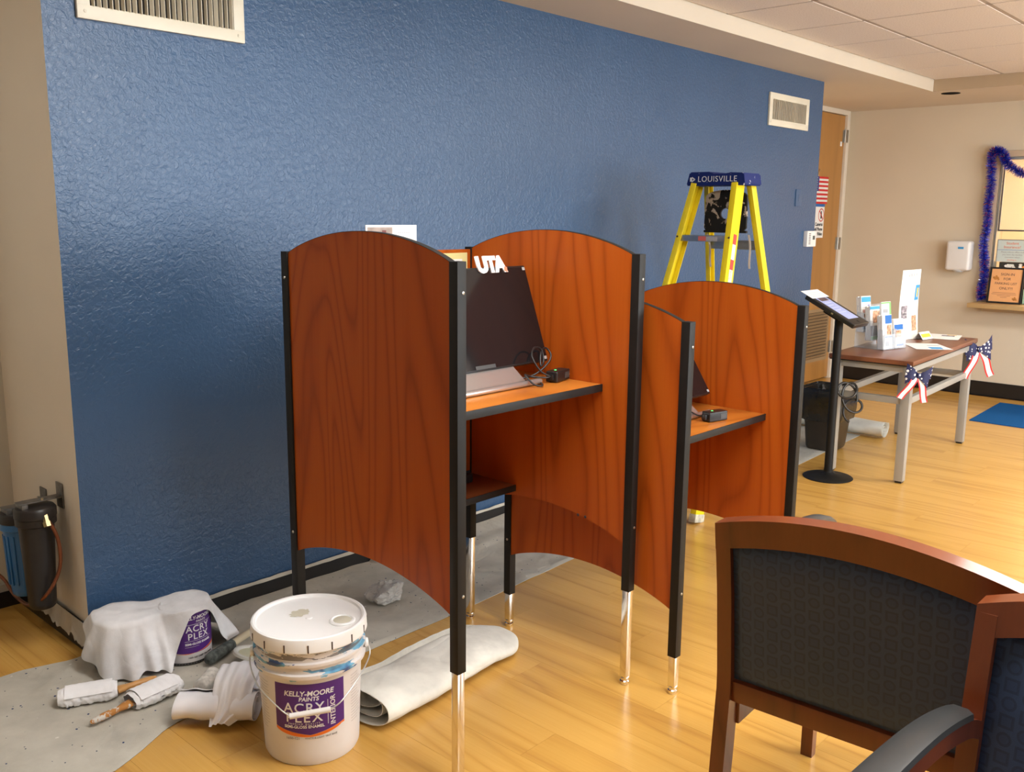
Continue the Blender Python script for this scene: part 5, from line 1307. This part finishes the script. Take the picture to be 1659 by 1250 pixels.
bm = B(); loftr(bm, [liner(.19, .96, 1, .04), liner(.215, 1.0, 1.5, .06), liner(.26, 1.04, 2, .06), liner(.31, 1.05, 3, .06), liner(.36, 1.05, 4, .05), liner(.396, 1.05, 5, .04), liner(.404, .98, 6, .04), liner(.34, .86, 7, .06), liner(.20, .74, 8, .10), liner(.06, .58, 9, .12)]); obj('bin_liner', bm, bag_black, t, 60)
bm = B(); vs = [(6.149, -.954), (6.62, -1.62), (7.30, -1.36), (7.047, -.923)]
ctr = (6.72, -1.24); prism(bm, [(6.149, -.954), (6.152, -1.90), (7.05, -1.90), (7.05, -.918)], lambda a, b, u: (a, b, u), 0, .007)
o = obj('floor_mat', bm, blue_mat_m); tag(o, 'flat blue entrance mat on the wood floor before the window', 'mat')

# ================================================================ ON AND AROUND THE WINDOW
def tinsel():
    bm = B(); rnd = random.Random(6)
    X = XR - .045
    path = catmull([(X, -.632, .826), (X, -.618, .90), (X, -.634, 1.02), (X, -.622, 1.15), (X, -.604, 1.30), (X, -.618, 1.45), (X, -.606, 1.60), (X, -.615, 1.75), (X, -.606, 1.90), (X, -.600, 2.02), (X, -.640, 2.045), (X, -.690, 2.01), (X, -.715, 1.95), (X, -.775, 1.895), (X, -.86, 1.855), (X, -.98, 1.85), (X, -1.1, 1.88), (X, -1.2, 1.95)], 14)
    L = len(path)
    for i in range(7500):
        s = rnd.random() * (L - 1); k = int(s); p = path[k].lerp(path[min(k + 1, L - 1)], s - k); tn = (path[min(k + 1, L - 1)] - path[k]).normalized()
        a = rnd.uniform(0, 2 * PI); u = Vector((1, 0, 0)); v = tn.cross(u).normalized(); d = (u * math.cos(a) + v * math.sin(a) + tn * rnd.uniform(-.55, .55)).normalized()
        red = rnd.random() < .06; ln = rnd.uniform(.032, .047) * (1.15 if red else 1); w = .0016 if not red else .0028
        sd = d.cross(Vector((rnd.uniform(-1, 1), rnd.uniform(-1, 1), rnd.uniform(-1, 1)))).normalized() * w
        q = p + d * ln
        if q.x > XR - .002: q.x = XR - .002
        f = bm.faces.new([bm.verts.new(c) for c in (p - sd, p + sd, q + sd * .6, q - sd * .6)])
        f.material_index = (1 if rnd.random() < .6 else 2) if red else 0
    tag(obj('tinsel_garland', bm, [tinsel_blue, tinsel_red, tinsel_silver], None, 0, False), 'blue tinsel garland with red bits hung round the window frame', 'garland')
tinsel()
def leafy(bm, cx, cz, s, M):
    for k, (dx, dz, r) in enumerate(((0, 0, .011), (.012, .002, .009), (-.009, .004, .008), (.004, .013, .007), (.017, -.006, .007))):
        lathe(bm, [(r * s, 0), (r * s * .8, .0005), (.0005, .0006)], 10, M @ Matrix.Translation((cx + dx * s, cz + dz * s, .0009)), cap=False)
o = thing('framed_sign', 'orange sign-in notice in a black frame on the window counter', 'sign', (XR - .085, -.680, .8005), 0)
SM_ = frame((0, 0, .002), (0, -1, 0), (.12, 0, 1))      # sign plane, leaning back a little, facing the room
w, h = .262, .298
bm = B()
for a in ((0, .014, 0, h), (w - .014, w, 0, h), (.014, w - .014, 0, .014), (.014, w - .014, h - .014, h)): box(bm, a[0], a[1], a[2], a[3], -.008, .004, .001, SM_)
obj('black_frame', bm, plastic_black, o)
bm = B(); box(bm, .014, w - .014, .014, h - .014, -.006, -.002, 0, SM_); ps = obj('orange_sheet', bm, sign_orange, o, 0)
ink = mat('brown_black_ink', (.10, .045, .05), .6)
for ln, z, sz in (('SIGN-IN', .240, .030), ('FOR', .202, .030), ('PARKING LIST', .164, .027), ('ONLY!!!', .124, .030)):
    text(ln, sz, SM_ @ frame((w / 2 + (.006 if ln != 'PARKING LIST' else 0), z, -.0018), (1, 0, 0), (0, 1, 0)), ink, ps, bold=0)
bm = B()
for k, wd_ in enumerate((.175, .19, .10, .05)): bx(bm, (w / 2 - .005, .088 - k * .0125, -.0017), (wd_, .0032, .0005), 0, SM_)
obj('print_line', bm, mat('faint_brown_ink', (.38, .16, .09), .6), ps, 0)
bm = B(); leafy(bm, .048, .205, 1.25, SM_ @ Matrix.Translation((0, 0, -.0022))); leafy(bm, .208, .038, 1.0, SM_ @ Matrix.Translation((0, 0, -.0022))); obj('leaf_print', bm, mat('rust_leaf_print', (.50, .20, .04), .6, 0, .4, 60), ps, 0)
bm = B(); bx(bm, (w / 2, .1, -.05), (.05, .15, .004), 0, SM_ @ Matrix.Rotation(-.28, 4, 'X')); obj('easel_back', bm, plastic_black, o)
o = thing('insurance_sign', 'pale mint student insurance sign hung in the window opening', 'sign', (XR + .022, -.697, 1.142))
IM = frame((0, 0, 0), (0, -1, 0), (0, 0, 1)); w, h = .285, .178
bm = B(); box(bm, 0, w, 0, h, -.004, 0, 0, IM); ps = obj('sheet', bm, sign_mint, o, 0)
bm = B()
for a in ((-.005, .0, 0, h), (w, w + .005, 0, h), (-.005, w + .005, h, h + .006)): box(bm, a[0], a[1], a[2], a[3], -.005, .001, 0, IM)
obj('acrylic_edge', bm, mat('grey_acrylic_edge', (.16, .17, .18), .3), o, 0)
bm = B(); bx(bm, (w / 2, .098, .0008), (w, .0026, .0006), 0, IM); obj('rule', bm, print_blue, ps, 0)
for ln, z, sz, m_ in (('Student', .152, .031, print_orange), ('Insurance?', .121, .031, print_orange), ('Please inform office staff', .080, .018, print_grey), ('you have the student', .059, .018, print_grey), ('insurance when', .038, .018, print_grey), ('checking in.', .016, .016, print_orange)):
    text(ln, sz, IM @ frame((.112 if z > .1 else .118, z, .0006), (1, 0, 0), (0, 1, 0)), m_, ps)
bm = B(); tube(bm, [(0, -.02, h), (0, -.02, .251)], .0012, 6); tube(bm, [(0, -.26, h), (0, -.26, .251)], .0012, 6); obj('hanger', bm, screw_m, o)
# a few things on the office side of the counter
o = thing('desk_organizer', 'dark desk organizer behind the orange framed sign', 'organizer', (XR + .17, -.80, .8005))
bm = B(); box(bm, -.07, .07, -.10, .10, 0, .335, .003); obj('body', bm, ins_dark, o)
bm = B(); box(bm, -.072, -.070, -.09, .09, .10, .11); box(bm, -.072, -.07, -.09, .09, .20, .21); obj('shelf_lip', bm, plastic_black, o)
o = thing('flower_bunch', 'small bunch of white silk flowers above the framed sign', 'flowers', (XR + .075, -.815, .8005))
bm = B(); lathe(bm, [(.018, 0), (.024, .10), (.020, .12), (.016, .20), (.016, .26)], 14); obj('vase', bm, mat('grey_vase', (.12, .11, .10), .3), o)
rnd = random.Random(12)
for k in range(9):
    bm = B(); c = Vector((rnd.uniform(-.012, .022), rnd.uniform(-.06, .06), .30 + rnd.uniform(-.012, .022)))
    for q in range(6):
        a = q * PI / 3; p = c + Vector((-.004, math.cos(a) * .016, math.sin(a) * .012)); vs = [bm.verts.new(x) for x in (c, c + (p - c) * .6 + Vector((0, -math.sin(a), math.cos(a))) * .006, p, c + (p - c) * .6 - Vector((0, -math.sin(a), math.cos(a))) * .006)]; bm.faces.new(vs)
    solid(bm, .001); obj('flower', bm, paper, o, 0)
o = thing('orange_ornament', 'small orange pumpkin ornament beside the white silk flowers', 'ornament', (XR + .08, -.905, 1.085))
bm = B(); bmesh.ops.create_uvsphere(bm, u_segments=24, v_segments=12, radius=1)
for v in bm.verts:
    a = math.atan2(v.co.y, v.co.x); k = 1 - .10 * abs(math.sin(a * 4)); v.co = Vector((v.co.x * .026 * k, v.co.y * .030 * k, v.co.z * .026))
obj('gourd', bm, mat('pumpkin_orange', (.72, .24, .03), .45), o, 60)
bm = B(); tube(bm, [(0, 0, .024), (.002, 0, .038)], .004, 6); obj('stem', bm, mat('stem_brown', (.15, .10, .04), .7), o)
o = thing('shelf_riser', 'narrow dark riser carrying the orange ornament behind the counter', 'riser', (XR + .08, -.905, .8005)); bm = B(); box(bm, -.03, .03, -.035, .035, 0, .258, .003); obj('body', bm, ins_dark, o)
for k, (m_, hgt, nm) in enumerate(((mat('mint_card', (.45, .68, .48), .6), .12, 'mint green'), (mat('pale_yellow_card', (.80, .70, .35), .6), .225, 'pale yellow'), (mat('light_blue_card', (.35, .52, .72), .6), .275, 'light blue'))):
    o = thing('index_card', f'{nm} paper card standing at the right edge behind the framed sign', 'card', (XR + .03 + k * .012, -.975 - .01 * k, .8005)); bm = B(); box(bm, 0, .003, -.06, .05, 0, hgt); obj('card', bm, m_, o, 0)
